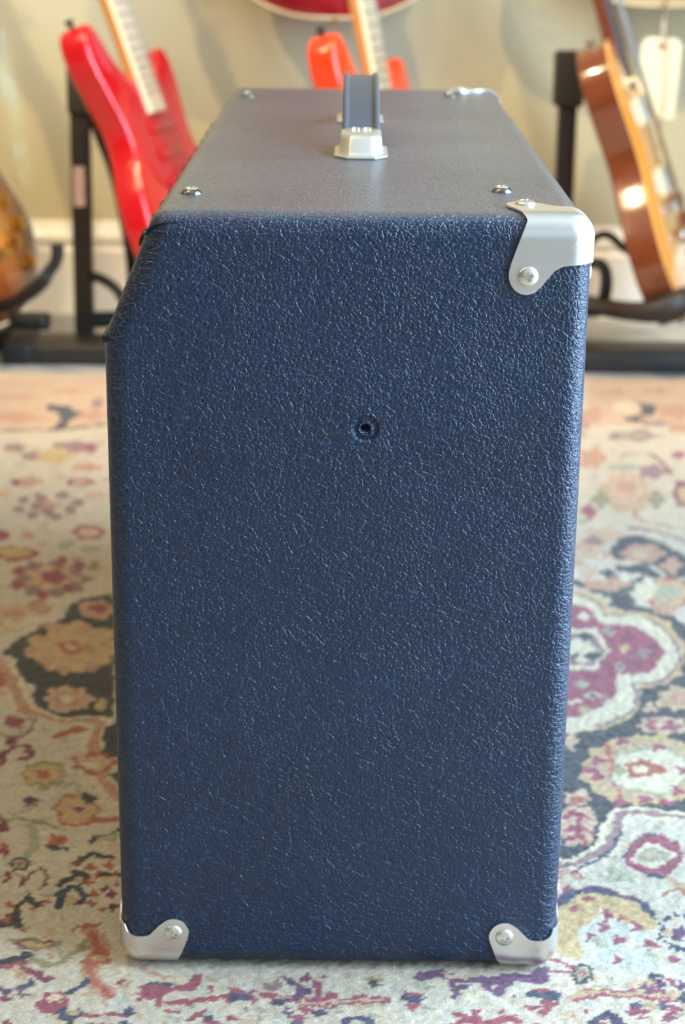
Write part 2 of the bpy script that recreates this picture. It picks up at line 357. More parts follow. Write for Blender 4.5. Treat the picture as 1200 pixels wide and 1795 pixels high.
blob(205, 1748, 22, 12, 'blue', 5, .2); stroke([(158, 1768), (190, 1764), (214, 1768)], 'rose', 4); blob(224, 1764, 11, 6, 'navy'); blob(220, 1782, 11, 5, 'navy'); stroke([(140, 1790), (160, 1784), (196, 1790)], 'rose', 5); blob(8, 1786, 12, 8, 'wine')
# --- bottom strip ---
stroke([(236, 1742), (262, 1716), (278, 1720), (282, 1742)], 'rose', 6); fill_poly([(240, 1742), (262, 1712), (282, 1716), (284, 1738), (262, 1742)], 'rose'); stroke([(272, 1736), (300, 1722), (332, 1714), (345, 1700)], 'rose', 7); stroke([(288, 1744), (345, 1744), (400, 1736)], 'rose', 5); blob(350, 1724, 12, 8, 'blue')
blob(364, 1722, 7, 8, 'rose'); blob(282, 1712, 20, 4, 'navy', 4); blob(424, 1726, 26, 6, 'rose', 3); blob(424, 1738, 28, 7, 'navy'); blob(400, 1740, 8, 5, 'rose'); blob(448, 1740, 8, 5, 'rose'); blob(425, 1719, 14, 4, 'blue')
stroke([(330, 1772), (350, 1764), (366, 1778), (384, 1786)], 'rose', 4); blob(366, 1772, 6, 5, 'navy')
stroke([(470, 1730), (540, 1744), (672, 1742)], 'rose', 8); stroke([(490, 1735), (540, 1744), (664, 1742)], 'blush', 3); blob(492, 1744, 14, 7, 'navy'); stroke([(500, 1706), (530, 1722), (520, 1738)], 'plum', 7); stroke([(552, 1712), (560, 1736), (590, 1728)], 'rose', 6)
for x, y, c in ((510, 1764, 'plum'), (530, 1772, 'rose'), (520, 1782, 'plum'), (564, 1762, 'navy'), (540, 1756, 'rose'), (655, 1704, 'olive'), (660, 1714, 'charcoal'), (480, 1716, 'mauve'), (535, 1702, 'wine')): blob(x, y, 11, 7, c, 4, .3)
stroke([(596, 1790), (612, 1778), (634, 1776), (650, 1790)], 'navy', 6); blob(622, 1790, 14, 5, 'sage')
blob(725, 1750, 16, 8, 'rose', 3, .3, ph=1.5); blob(725, 1738, 26, 5, 'navy'); blob(725, 1731, 20, 3, 'rose')
stroke([(738, 1704), (760, 1698), (800, 1703), (852, 1706), (900, 1699), (942, 1703), (950, 1690)], 'plum', 9); stroke([(780, 1699), (836, 1701)], 'blush', 4)
stroke([(794, 1710), (800, 1732), (816, 1716)], 'plum', 5); stroke([(852, 1712), (876, 1730), (884, 1710)], 'plum', 5)
blob(958, 1746, 20, 7, 'rose', 3, .2, ph=1.5); blob(956, 1734, 28, 6, 'navy'); blob(958, 1727, 18, 4, 'rose')
for P in ([(790, 1786), (822, 1778), (840, 1790)], [(838, 1762), (844, 1790)], [(856, 1784), (882, 1772), (908, 1776)], [(800, 1768), (830, 1774)]): stroke(P, 'rose', 5)
# --- right, far ---
fill_poly([(1030, 655), (1330, 655), (1330, 742), (1030, 738)], 'blush')
for x, y, a, b, c in ((1040, 722, 16, 14, 'salmon'), (1180, 716, 30, 12, 'salmon'), (1075, 682, 30, 4, 'salmon'), (1150, 680, 26, 4, 'salmon'), (1095, 708, 22, 10, 'pale'), (1112, 728, 16, 5, 'charcoal'), (1150, 736, 26, 5, 'mauve')): blob(x, y, a, b, c, 5, .2)
fill_poly([(1118, 700), (1148, 704), (1150, 714), (1142, 724), (1120, 724), (1126, 712)], 'charcoal')
for x, y, a, b, c in ((1110, 757, 46, 9, 'mauve'), (1110, 757, 26, 4, 'sage'), (1192, 745, 20, 8, 'salmon'), (1038, 797, 24, 18, 'salmon'), (1095, 812, 30, 6, 'sage'), (1190, 790, 12, 6, 'rose'), (1085, 830, 20, 8, 'blush'), (1143, 820, 24, 12, 'mauve')): blob(x, y, a, b, c, 5, .2)
stroke([(1088, 792), (1130, 788), (1158, 800), (1176, 824)], 'rose', 6)
blob(1098, 858, 44, 32, 'tan', 7, .12); blob(1098, 852, 34, 26, 'blush', 5, .2); blob(1096, 846, 16, 10, 'salmon'); blob(1053, 868, 15, 15, 'olive', 4); blob(1150, 868, 14, 16, 'olive', 4)
blob(1196, 858, 18, 24, 'wine', 6, .1); blob(1200, 860, 14, 15, 'gold'); stroke([(1108, 888), (1126, 906), (1160, 914), (1210, 920)], 'salmon', 7); blob(1032, 890, 12, 14, 'rose', 4)
blob(1060, 930, 36, 12, 'blush', 5); stroke([(1100, 918), (1150, 924), (1210, 944)], 'mauve', 7); blob(1035, 945, 22, 12, 'salmon', 5)
fill_poly([(1066, 958), (1084, 936), (1122, 931), (1166, 946), (1210, 972), (1210, 1004), (1170, 1004), (1150, 985), (1100, 972), (1078, 975)], 'charcoal')
blob(1126, 962, 37, 16, 'salmon', 6, .1); blob(1126, 962, 18, 7, 'blush'); blob(1178, 984, 17, 13, 'salmon', 4); blob(1040, 942, 14, 8, 'mauve'); blob(1030, 960, 26, 12, 'blush', 5)
fill_poly([(1092, 984), (1128, 980), (1156, 1000), (1150, 1008), (1122, 996), (1096, 994)], 'charcoal'); blob(1085, 988, 10, 7, 'charcoal'); blob(1063, 996, 12, 8, 'charcoal', 4)
stroke([(1008, 1012), (1040, 1026), (1070, 1034), (1114, 1016), (1130, 1002)], 'charcoal', 12); blob(1062, 1018, 42, 10, 'salmon', 5, .15); blob(1030, 998, 16, 12, 'blush')
blob(1092, 1046, 22, 13, 'charcoal', 5, .15); stroke([(1108, 1060), (1140, 1068), (1176, 1088), (1200, 1112), (1214, 1160)], 'charcoal', 26)
blob(1172, 1032, 42, 28, 'rust', 8, .08); blob(1172, 1032, 36, 23, 'tan', 6, .1); blob(1172, 1030, 18, 10, 'sage'); blob(1132, 1025, 20, 20, 'pale', 4); blob(1165, 1062, 20, 10, 'salmon', 5)
# --- right medallion ---
out = [(980, 1030), (1012, 1034), (1050, 1046), (1074, 1072), (1120, 1070), (1166, 1090), (1194, 1128), (1190, 1162), (1160, 1186), (1120, 1188), (1124, 1212), (1104, 1242), (1050, 1264), (980, 1278)]
fill_poly([(x+(8 if x > 990 else 0), y+(-6 if y < 1150 else 7)) for x, y in out], 'gold'); fill_poly(out, 'pale')
stroke([(x-6, y) for x, y in out[1:-1]], 'mauve', 4)
fill_poly([(980, 1048), (1030, 1056), (1056, 1086), (1106, 1088), (1148, 1108), (1166, 1136), (1142, 1168), (1084, 1172), (1082, 1202), (1050, 1236), (980, 1254)], 'rose')
blob(1018, 1130, 48, 38, 'pale', 6, .08); blob(1016, 1130, 40, 30, 'mauve', 6, .1); blob(1014, 1130, 30, 22, 'pale', 5, .15); blob(1040, 1142, 14, 8, 'charcoal', 4); blob(1024, 1108, 12, 5, 'charcoal'); blob(1008, 1142, 6, 8, 'charcoal')
for x, y, c in ((1095, 1128, 'gold'), (1068, 1098, 'sage'), (1128, 1136, 'mauve'), (1144, 1126, 'wine'), (1086, 1158, 'sage'), (1024, 1072, 'pale'), (1038, 1212, 'pale'), (1062, 1214, 'mauve'), (1018, 1190, 'sage'), (1040, 1180, 'wine'), (1100, 1108, 'wine'), (1116, 1154, 'wine'), (1004, 1220, 'pale'), (1028, 1236, 'tan')):
    blob(x, y, 10, 7, c, 4, .25)
blob(1086, 1158, 4, 3, 'charcoal'); blob(1038, 1212, 5, 4, 'charcoal'); blob(1070, 1098, 4, 3, 'charcoal')
# --- right, dark ground with palmettes ---
fill_poly([(980, 1278), (1050, 1268), (1106, 1248), (1124, 1222), (1126, 1196), (1162, 1190), (1200, 1170), (1330, 1150), (1330, 1425), (1085, 1412), (1070, 1470), (1030, 1496), (980, 1500)], 'charcoal')
blob(1190, 1215, 36, 22, 'tan', 7, .12); blob(1196, 1216, 20, 12, 'salmon', 5); blob(1140, 1232, 16, 9, 'blush', 4); blob(1162, 1262, 48, 15, 'blush', 8, .14); blob(1160, 1262, 34, 9, 'rose', 6, .2); blob(1158, 1262, 16, 4, 'blush')
blob(1000, 1290, 12, 14, 'blush', 4)
blob(1128, 1340, 108, 62, 'gold', 15, .05); blob(1128, 1340, 98, 54, 'tan', 13, .06); stroke([(1066, 1292), (1070, 1340), (1084, 1386)], 'rust', 4); blob(1142, 1340, 72, 42, 'sage', 5, .05); blob(1140, 1340, 66, 37, 'pale', 5, .05); blob(1128, 1338, 32, 15, 'rust', 3, .12); blob(1120, 1338, 15, 7, 'pale'); blob(1086, 1338, 9, 9, 'olive')
for x, y in ((1154, 1302), (1092, 1290), (1050, 1352), (1048, 1322), (1130, 1392), (1185, 1376), (1196, 1340), (1170, 1396), (1085, 1396), (1032, 1340)): blob(x, y, 12, 7, 'rose', 3, .3)
blob(1012, 1388, 22, 13, 'blush', 5, .15); blob(1014, 1390, 14, 7, 'rust', 3)
blob(1008, 1436, 40, 34, 'blush', 7, .12)
for P in ([(985, 1424), (1010, 1416), (1036, 1430)], [(990, 1444), (1018, 1440), (1034, 1450)], [(994, 1462), (1010, 1452), (1026, 1464)], [(1000, 1410), (1014, 1430), (1008, 1456)]): stroke(P, 'rose', 4)
stroke([(960, 1512), (1030, 1494), (1064, 1470), (1080, 1434), (1086, 1416), (1130, 1416), (1240, 1424)], 'pale', 17)
stroke([(960, 1512), (1030, 1494), (1064, 1470), (1080, 1434), (1086, 1416), (1130, 1416), (1240, 1424)], 'mauve', 7)
stroke([(1016, 1512), (1052, 1494), (1078, 1468), (1090, 1438)], 'navy', 3)
# --- right, near ---
stroke([(980, 1530), (1002, 1520), (1016, 1530)], 'salmon', 4); stroke([(980, 1518), (1010, 1514), (1022, 1526)], 'rose', 3)
fill_poly([(1090, 1488), (1104, 1470), (1118, 1456), (1138, 1450), (1168, 1462), (1184, 1474), (1200, 1486), (1190, 1504), (1176, 1518), (1158, 1530), (1138, 1526), (1112, 1512), (1096, 1500)], 'navy')
blob(1146, 1489, 50, 33, 'rose', 10, .1); blob(1146, 1490, 38, 19, 'pale', 4, .12); blob(1146, 1490, 30, 13, 'sage', 4, .12); blob(1146, 1490, 15, 6, 'blush')
blob(1082, 1524, 20, 14, 'sage', 3, .3); stroke([(1172, 1532), (1190, 1544), (1210, 1552)], 'tan', 6); stroke([(1170, 1560), (1186, 1548), (1206, 1560)], 'rust', 4)
A = [(990, 1650), (982, 1616), (984, 1584), (996, 1556), (1028, 1560), (1044, 1548), (1080, 1560), (1118, 1572), (1138, 1590), (1140, 1606)]
stroke([(x-3, y-5) for x, y in A], 'rose', 9); stroke(A, 'navy', 11)
stroke([(1004, 1650), (1002, 1620), (1006, 1592), (1030, 1578), (1060, 1572), (1096, 1584), (1126, 1604)], 'gold', 24); blob(1008, 1580, 10, 6, 'rose'); blob(1036, 1566, 10, 5, 'rose')
fill_poly([(1016, 1650), (1016, 1620), (1036, 1604), (1066, 1600), (1096, 1606), (1130, 1624), (1150, 1690), (1030, 1690)], 'blue')
for x, y in ((1066, 1594), (1090, 1598), (1084, 1632), (1140, 1646), (1080, 1670), (1042, 1630), (1112, 1612), (1058, 1612)): blob(x, y, 8, 8, 'rose', 3, .3)
blob(1012, 1660, 14, 10, 'gold', 4); blob(1060, 1640, 12, 8, 'sage'); blob(1108, 1640, 14, 9, 'pale'); blob(1140, 1664, 12, 5, 'sage'); blob(1182, 1672, 13, 6, 'rose', 3)
for k in range(11):
    a = 2*math.pi*k/11; blob(1190+28*math.cos(a), 1622+30*math.sin(a), 6, 6, 'navy', 3, .3)
blob(1194, 1624, 10, 14, 'plum', 5, .2)
stroke([(966, 1672), (986, 1676), (1008, 1688)], 'rose', 4); stroke([(964, 1690), (1000, 1692)], 'rose', 4)
blob(1020, 1694, 20, 16, 'charcoal', 9, .1); blob(1020, 1694, 13, 10, 'sage'); blob(1020, 1694, 8, 6, 'rose', 5)
stroke([(1008, 1738), (1032, 1726), (1060, 1728), (1110, 1730), (1180, 1732)], 'tan', 10); stroke([(1006, 1744), (1060, 1734), (1180, 1738)], 'rose', 3); stroke([(1020, 1722), (1060, 1724), (1150, 1722)], 'rose', 3)
for x, y, c in ((1150, 1700, 'navy'), (1160, 1716, 'plum'), (1180, 1706, 'rose'), (1196, 1718, 'plum'), (1130, 1722, 'plum'), (1120, 1752, 'navy'), (1112, 1764, 'wine'), (1160, 1748, 'navy'), (1180, 1756, 'rose'), (1168, 1772, 'wine'), (1198, 1738, 'navy'), (1142, 1712, 'tan'), (1140, 1752, 'tan'), (1190, 1700, 'blue')):
    blob(x, y, 12, 8, c, 4, .3)
stroke([(1040, 1794), (1050, 1776), (1066, 1768), (1084, 1778), (1092, 1794)], 'navy', 7); blob(1066, 1790, 12, 8, 'rose', 5); blob(996, 1790, 14, 5, 'rose', 4); blob(975, 1736, 6, 6, 'navy'); blob(1160, 1792, 12, 6, 'rose', 4)
# rug edge: plain binding
C[(GY > RY1-.012)] = np.array((198, 172, 140))/255.
# wool: knot to knot variation, abrash
kn = rng.random(GX.shape); C *= (.90+.16*kn)[..., None]; C *= (.94+.10*vnoise(GX, GY, .12, 8))[..., None]
C += ((rng.random(GX.shape) < .04)*.07)[..., None]
lin_C = np.where(C <= .04045, C/12.92, ((np.clip(C, 0, 1)+.055)/1.055)**2.4)
lin_C = np.clip(lin_C, 0, 1)*np.array((.76, .745, .715))
Z = -.0048 + (vnoise(GX, GY, .0042, 5)-.5)*.0011 + (rng.random(GX.shape)-.5)*.0008 + (vnoise(GX, GY, .05, 6)-.5)*.0006
ny, nx = GX.shape
co = np.stack([GX, GY, Z], -1).reshape(-1, 3)
idx = np.arange(nx*ny).reshape(ny, nx)
quads = np.stack([idx[:-1, :-1], idx[:-1, 1:], idx[1:, 1:], idx[1:, :-1]], -1).reshape(-1, 4)
# skirt down to the floor gives the rug its thickness
rim = np.concatenate([idx[0, :], idx[1:, -1], idx[-1, ::-1][1:], idx[::-1, 0][1:-1]])
low = co[rim].copy(); low[:, 2] = FZ+.0005
base = len(co); co = np.concatenate([co, low]); k = len(rim)
sk = np.stack([rim, base+np.arange(k), base+(np.arange(k)+1) % k, np.roll(rim, -1)], -1)
quads = np.concatenate([quads, sk])
me = bpy.data.meshes.new('persian_rug')
me.vertices.add(len(co)); me.vertices.foreach_set('co', co.astype(np.float32).ravel())
me.loops.add(quads.size); me.loops.foreach_set('vertex_index', quads.astype(np.int32).ravel())
me.polygons.add(len(quads)); me.polygons.foreach_set('loop_start', np.arange(0, quads.size, 4, dtype=np.int32))
me.update(calc_edges=True)
at_ = me.color_attributes.new('woven', 'FLOAT_COLOR', 'POINT')
cc = np.ones((len(co), 4), np.float32); cc[:base, :3] = lin_C.reshape(-1, 3); cc[base:, :3] = lin_C.reshape(-1, 3)[rim]
at_.data.foreach_set('color', cc.ravel())
m_rug = attr_mat('woven_wool', 'woven', .95, 0); p = m_rug.node_tree.nodes['Principled BSDF']
p.inputs['Sheen Weight'].default_value = .25; p.inputs['Sheen Roughness'].default_value = .5; p.inputs['Specular IOR Level'].default_value = .15
n = m_rug.node_tree.nodes.new('ShaderNodeTexNoise'); n.inputs['Scale'].default_value = 900; n.inputs['Detail'].default_value = 3
b = m_rug.node_tree.nodes.new('ShaderNodeBump'); b.inputs['Strength'].default_value = .7; b.inputs['Distance'].default_value = .0012
tcn = m_rug.node_tree.nodes.new('ShaderNodeTexCoord'); m_rug.node_tree.links.new(tcn.outputs['Object'], n.inputs['Vector'])
m_rug.node_tree.links.new(n.outputs['Fac'], b.inputs['Height']); m_rug.node_tree.links.new(b.outputs['Normal'], p.inputs['Normal'])
tag(link('persian_rug', me, m_rug), 'cream Persian rug with rose, navy and gold flowers under the amplifier', 'rug')

# ---------------- amplifier ----------------
D, H, W = .270, .4655, .7311
Z0 = -.0022
def tolex_mat():
    m = mat('navy_pebbled_vinyl', srgb(20, 42, 78), .28, spec=.62); nt = m.node_tree; N = nt.nodes; L = nt.links; p = N['Principled BSDF']
    tc = N.new('ShaderNodeTexCoord')
    def noise(sc, det=3, src=tc.outputs['Object']):
        n = N.new('ShaderNodeTexNoise'); n.inputs['Scale'].default_value = sc; n.inputs['Detail'].default_value = det; L.new(src, n.inputs['Vector']); return n
    def vmath(op, a, b):
        v = N.new('ShaderNodeVectorMath'); v.operation = op
        for i, q in enumerate((a, b)):
            if isinstance(q, tuple): v.inputs[i].default_value = q
            else: L.new(q, v.inputs[i])
        return v.outputs[0]
    def fmath(op, a, b, c=None):
        v = N.new('ShaderNodeMath'); v.operation = op
        for i, q in enumerate((a, b) + ((c,) if c is not None else ())):
            if isinstance(q, (int, float)): v.inputs[i].default_value = q
            else: L.new(q, v.inputs[i])
        return v.outputs[0]
    # warp so the grain runs in drifting, slightly diagonal folds
    w1 = vmath('MULTIPLY', vmath('SUBTRACT', noise(22, 2).outputs['Color'], (.5, .5, .5)), (.009, .009, .009))
    w2 = vmath('MULTIPLY', vmath('SUBTRACT', noise(330, 2).outputs['Color'], (.5, .5, .5)), (.0008, .0008, .0008))
    co = vmath('ADD', vmath('ADD', tc.outputs['Object'], w1), w2)
    def voro(sc, feat, src=co):
        v = N.new('ShaderNodeTexVoronoi'); v.feature = feat; v.inputs['Scale'].default_value = sc; L.new(src, v.inputs['Vector']); return v.outputs['Distance']
    fine = voro(430, 'DISTANCE_TO_EDGE'); big = voro(150, 'DISTANCE_TO_EDGE')
    mp = N.new('ShaderNodeMapping'); mp.inputs['Rotation'].default_value = (0, .75, 0); mp.inputs['Scale'].default_value = (1.0, 1.0, 2.3); L.new(co, mp.inputs['Vector'])
    fold = voro(115, 'DISTANCE_TO_EDGE', mp.outputs[0])
    def ss(q, hi):
        r = N.new('ShaderNodeMapRange'); r.interpolation_type = 'SMOOTHSTEP'; r.inputs['From Max'].default_value = hi; L.new(q, r.inputs['Value']); return r.outputs[0]
    f1 = N.new('ShaderNodeTexVoronoi'); f1.feature = 'SMOOTH_F1'; f1.inputs['Scale'].default_value = 430; f1.inputs['Smoothness'].default_value = .35; L.new(co, f1.inputs['Vector'])
    dome = fmath('SUBTRACT', 1.0, fmath('POWER', f1.outputs['Distance'], 2.0))
    hgt = fmath('ADD', fmath('ADD', fmath('MULTIPLY', dome, .50), fmath('MULTIPLY', ss(fine, .20), .26)), fmath('ADD', fmath('MULTIPLY', ss(big, .12), .22), fmath('MULTIPLY', ss(fold, .10), .40)))
    hgt = fmath('ADD', hgt, fmath('MULTIPLY', noise(1300, 2).outputs['Fac'], .10))
    b = N.new('ShaderNodeBump'); b.inputs['Strength'].default_value = 1; b.inputs['Distance'].default_value = .00062
    L.new(hgt, b.inputs['Height']); L.new(b.outputs['Normal'], p.inputs['Normal'])
    # colour: creases are a paler blue, the pebbles vary slightly
    cr = N.new('ShaderNodeValToRGB'); cr.color_ramp.elements[0].color = srgb(60, 104, 150); cr.color_ramp.elements[0].position = .0
    cr.color_ramp.elements[1].color = srgb(10, 38, 68); cr.color_ramp.elements[1].position = .75
    L.new(hgt, cr.inputs[0])
    v = N.new('ShaderNodeMix'); v.data_type = 'RGBA'; v.blend_type = 'MULTIPLY'; v.inputs[0].default_value = 1
    r2 = N.new('ShaderNodeValToRGB'); r2.color_ramp.elements[0].position = .3; r2.color_ramp.elements[0].color = (.78, .78, .78, 1); r2.color_ramp.elements[1].position = .7
    L.new(noise(14, 5).outputs['Fac'], r2.inputs[0]); L.new(cr.outputs[0], v.inputs[6]); L.new(r2.outputs[0], v.inputs[7])
    # fine scuffs and dust specks
    sp = N.new('ShaderNodeValToRGB'); sp.color_ramp.elements[0].position = .715; sp.color_ramp.elements[0].color = (0, 0, 0, 1); sp.color_ramp.elements[1].position = .76; sp.color_ramp.elements[1].color = (.7, .7, .7, 1)
    L.new(fmath('ADD', fmath('MULTIPLY', noise(700, 2).outputs['Fac'], .75), fmath('MULTIPLY', noise(18, 2).outputs['Fac'], .25)), sp.inputs[0])
    d = N.new('ShaderNodeMix'); d.data_type = 'RGBA'; L.new(sp.outputs[0], d.inputs[0]); L.new(v.outputs[2], d.inputs[6]); d.inputs[7].default_value = srgb(170, 180, 195)
    # upward faces greyer: some dust, plus the top's reflected light put into the colour
    ge = N.new('ShaderNodeNewGeometry'); sx = N.new('ShaderNodeSeparateXYZ'); L.new(ge.outputs['True Normal'], sx.inputs[0])
    mr = N.new('ShaderNodeMapRange'); mr.interpolation_type = 'SMOOTHSTEP'; mr.inputs['From Min'].default_value = .55; mr.inputs['From Max'].default_value = 1; mr.inputs['To Max'].default_value = .55
    L.new(sx.outputs['Z'], mr.inputs['Value'])
    top_grey = N.new('ShaderNodeMix'); top_grey.data_type = 'RGBA'; top_grey.inputs[7].default_value = srgb(120, 119, 118)
    nn = noise(9, 6); L.new(fmath('MULTIPLY', mr.outputs[0], fmath('ADD', .35, nn.outputs['Fac'])), top_grey.inputs[0]); L.new(d.outputs[2], top_grey.inputs[6])
    L.new(top_grey.outputs[2], p.inputs['Base Color'])
    return m
m_tolex = tolex_mat()
m_metal = mat('brushed_nickel', srgb(224, 222, 216), .40, 1, noise=(60, .06), bump=(500, .06, .0004))
m_screw = mat('screw_nickel', srgb(228, 224, 214), .36, 1, noise=(300, .08))
m_cup = mat('tarnished_washer', srgb(120, 116, 108), .3, 1, noise=(400, .3))
m_dark = mat('dark_recess', srgb(18, 18, 20), .7)
m_seam = mat('vinyl_seam', srgb(14, 18, 28), .5)
m_strap = mat('handle_rubber', srgb(84, 86, 92), .45, bump=(900, .25, .0004))
m_black = mat('black_powder_coat', srgb(38, 36, 36), .5, bump=(700, .2, .0003))
m_knob = mat('black_knob', srgb(22, 22, 24), .35)
m_grille = mat('grille_cloth', srgb(92, 90, 86), .9, noise=(900, .5), bump=(800, .6, .0008))
m_panel = mat('control_plate', srgb(40, 40, 42), .3, .6)

amp = empty('guitar_amplifier', (0, 0, 0), 'navy pebbled vinyl guitar amplifier with nickel corners standing on the rug', 'amplifier')
XK, ZK = .030, .3935
corners = [((D, H), .0135), ((XK, H), .0128), ((0, ZK), .018), ((0, Z0), .0128), ((D, Z0), .0128)]
def rounded(cs, n=8):
    P = []; N_ = len(cs)
    for i in range(N_):
        (x, z), r = cs[i]; p = Vector((x, z)); a = (Vector(cs[i-1][0])-p).normalized(); c = (Vector(cs[(i+1) % N_][0])-p).normalized()
        half = a.angle(c)/2; d = r/math.tan(half); cen = p+(a+c).normalized()*(r/math.sin(half))
        s = p+a*d-cen; e = p+c*d-cen; ang = s.angle_signed(e)
        for k in range(n+1):
            t = -ang*k/n; v = Vector((s.x*math.cos(t)-s.y*math.sin(t), s.x*math.sin(t)+s.y*math.cos(t))); P.append(cen+v)
    return P
PR = rounded(corners); NP = len(PR)
nrm = []
for i in range(NP):
    j = 1
    t = (PR[(i+j) % NP]-PR[i-j]).normalized(); nn = Vector((t.y, -t.x)); nrm.append(nn)
ctr = Vector((D/2, H/2))
if (PR[0]-ctr).dot(nrm[0]) < 0: nrm = [-q for q in nrm]
RE = .0125
def build_body():
    V = []; rings = []
    def ring(inset, y):
        s = len(V)
        for p, q in zip(PR, nrm): a = p-q*inset; V.append(Vector((a.x, y, a.y)))
        rings.append(s)
    for k in range(9):
        a = math.pi/2*k/8; ring(RE*(1-math.sin(a)), RE*(1-math.cos(a)))
    ring(0, .022); ring(0, W-.022)
    for k in range(9):
        a = math.pi/2*k/8; ring(RE*(1-math.cos(a)), W-RE*(1-math.sin(a)))
    F = []
    for a, b in zip(rings[:-1], rings[1:]):
        for i in range(NP): j = (i+1) % NP; F.append((a+i, a+j, b+j, b+i))
    F.append(tuple(rings[-1]+i for i in range(NP)))
    bm = bmesh.new(); bv = [bm.verts.new(v) for v in V]
    for f in F: bm.faces.new([bv[i] for i in f])
    # near panel with the blind bolt hole pressed into it
    hx, hz = .1468, .3447; seg = 32
    hole = [(.0082, 0), (.0077, .0003), (.0073, .0014), (.0062, .0017), (.0046, .0011), (.0036, .0004), (.0028, .0009), (.0021, .0026), (.0019, .012)]
    hr = []
    for r, y in hole:
        hr.append([bm.verts.new((hx+r*math.cos(2*math.pi*k/seg), y, hz+r*math.sin(2*math.pi*k/seg))) for k in range(seg)])
    for a, b in zip(hr[:-1], hr[1:]):
        for k in range(seg): bm.faces.new((a[k], a[(k+1) % seg], b[(k+1) % seg], b[k]))
    bm.faces.new(hr[-1])
    bm.edges.ensure_lookup_table(); es = []
    for L_ in (bv[:NP], hr[0]):
        for i in range(len(L_)):
            e = bm.edges.get((L_[i], L_[(i+1) % len(L_)])); es.append(e)
    bmesh.ops.triangle_fill(bm, use_beauty=True, use_dissolve=False, edges=es)
    for f in bm.faces: f.smooth = not (abs(f.normal.y) > .9999)
    return from_bm('cabinet', bm, m_tolex, amp, True, 60)
body = build_body()
# front cavity cut for the grille and the control plate
cutp = [(-.06, .022), (.014, .022), (.013, .388), (.032, .4445), (-.06, .482)]
V = [(x, y, z) for y in (.022, W-.022) for x, z in cutp]; n = 5
cut = from_data('cutter', V, [(i, (i+1) % n, n+(i+1) % n, n+i) for i in range(n)]+[tuple(range(n))[::-1], tuple(range(n, 2*n))], m_dark, None, False)
md = body.modifiers.new('cut', 'BOOLEAN'); md.operation = 'DIFFERENCE'; md.solver = 'EXACT'; md.object = cut
dg = bpy.context.evaluated_depsgraph_get(); me2 = bpy.data.meshes.new_from_object(body.evaluated_get(dg)); body.modifiers.clear(); body.data = me2
body.data.set_sharp_from_angle(angle=math.radians(60)); bpy.data.objects.remove(cut)
while len(body.data.materials) > 1: body.data.materials.pop()
body.data.polygons.foreach_set('material_index', [0]*len(body.data.polygons))
nv = np.empty(len(body.data.polygons)*3); body.data.polygons.foreach_get('normal', nv); nv = nv.reshape(-1, 3)
body.data.polygons.foreach_set('use_smooth', list(np.abs(nv[:, 1]) < .9995))
obox('grille', (.004, .024, .024), (.0138, W-.024, .384), m_grille, amp, .002)
sl = Vector((.032-.013, 0, .4445-.388)).normalized(); nl = Vector((-sl.z, 0, sl.x))
Mx = Matrix((sl, Vector((0, 1, 0)), nl)).transposed().to_4x4(); Mx.translation = Vector((.013, 0, .388))
pl = obox('control_panel', (.001, .024, .0002), (.058, W-.024, .0022), m_panel, amp, mtx=Mx)
for k, y in enumerate(np.linspace(.095, W-.08, 11)):
    M = Mx @ Matrix.Translation((.045, float(y), .0022))
    kb = lathe('knob', [(.0085, 0), (.0085, .003), (.0065, .004), (.0060, .0125), (.0050, .0138), (0.001, .0138)], m_knob, pl, 20, M)
obox('trim_strip', (-.0009, .006, .3912), (.0035, W-.006, .3955), m_knob, amp, .0006)

# screws
def screw_mesh(name, R=.0046, hgt=.0026, parent=None, m=None, mtx=None, cup=False):
    V = []; F = []; n = 36
    for i in range(n+1):
        for j in range(n+1):
            u, v = 2*i/n-1, 2*j/n-1
            x, y = u*math.sqrt(1-v*v/2), v*math.sqrt(1-u*u/2); r = min(1, math.hypot(x, y))
            z = hgt*math.sqrt(max(0, 1-(r*.97)**2))
            ax, ay = abs(x)*R, abs(y)*R
            wd, ln = .00075, .0027
            if (ax < wd and ay < ln) or (ay < wd and ax < ln): z -= .0017*(1-.5*r)
            V.append(Vector((x*R, y*R, z)))
    for i in range(n):
        for j in range(n): a = i*(n+1)+j; F.append((a, a+1, a+n+2, a+n+1))
    b = len(V); rim = [i*(n+1) for i in range(n+1)]+[n*(n+1)+j for j in range(1, n+1)]+[i*(n+1)+n for i in range(n-1, -1, -1)]+[j for j in range(n-1, 0, -1)]
    for q in rim: V.append(V[q]+Vector((0, 0, -.0012-V[q].z*0)))
    for i in range(len(rim)): j = (i+1) % len(rim); F.append((rim[i], rim[j], b+j, b+i))
    if mtx: V = [mtx @ v for v in V]
    o = from_data(name, V, F, m or m_screw, parent); o.data.set_sharp_from_angle(angle=math.radians(40)); return o
def frame(origin, normal, spin=0):
    n = Vector(normal).normalized(); q = n.to_track_quat('Z', 'Y').to_matrix().to_4x4()
    return Matrix.Translation(origin) @ q @ Matrix.Rotation(spin, 4, 'Z')
for x, y in ((.0450, .070), (.2260, .090), (.0470, .640), (.2235, .660)):
    c = lathe('cup_washer', [(.0030, .0028), (.0045, .0026), (.0058, .0010), (.0064, 0), (.0064, -.0006)], m_cup, amp, 28, Matrix.Translation((x, y, H)))
    screw_mesh('screw', .0040, .0016, c, mtx=Matrix.Translation((x, y, H+.0022)) @ Matrix.Rotation(.4, 4, 'Z'))

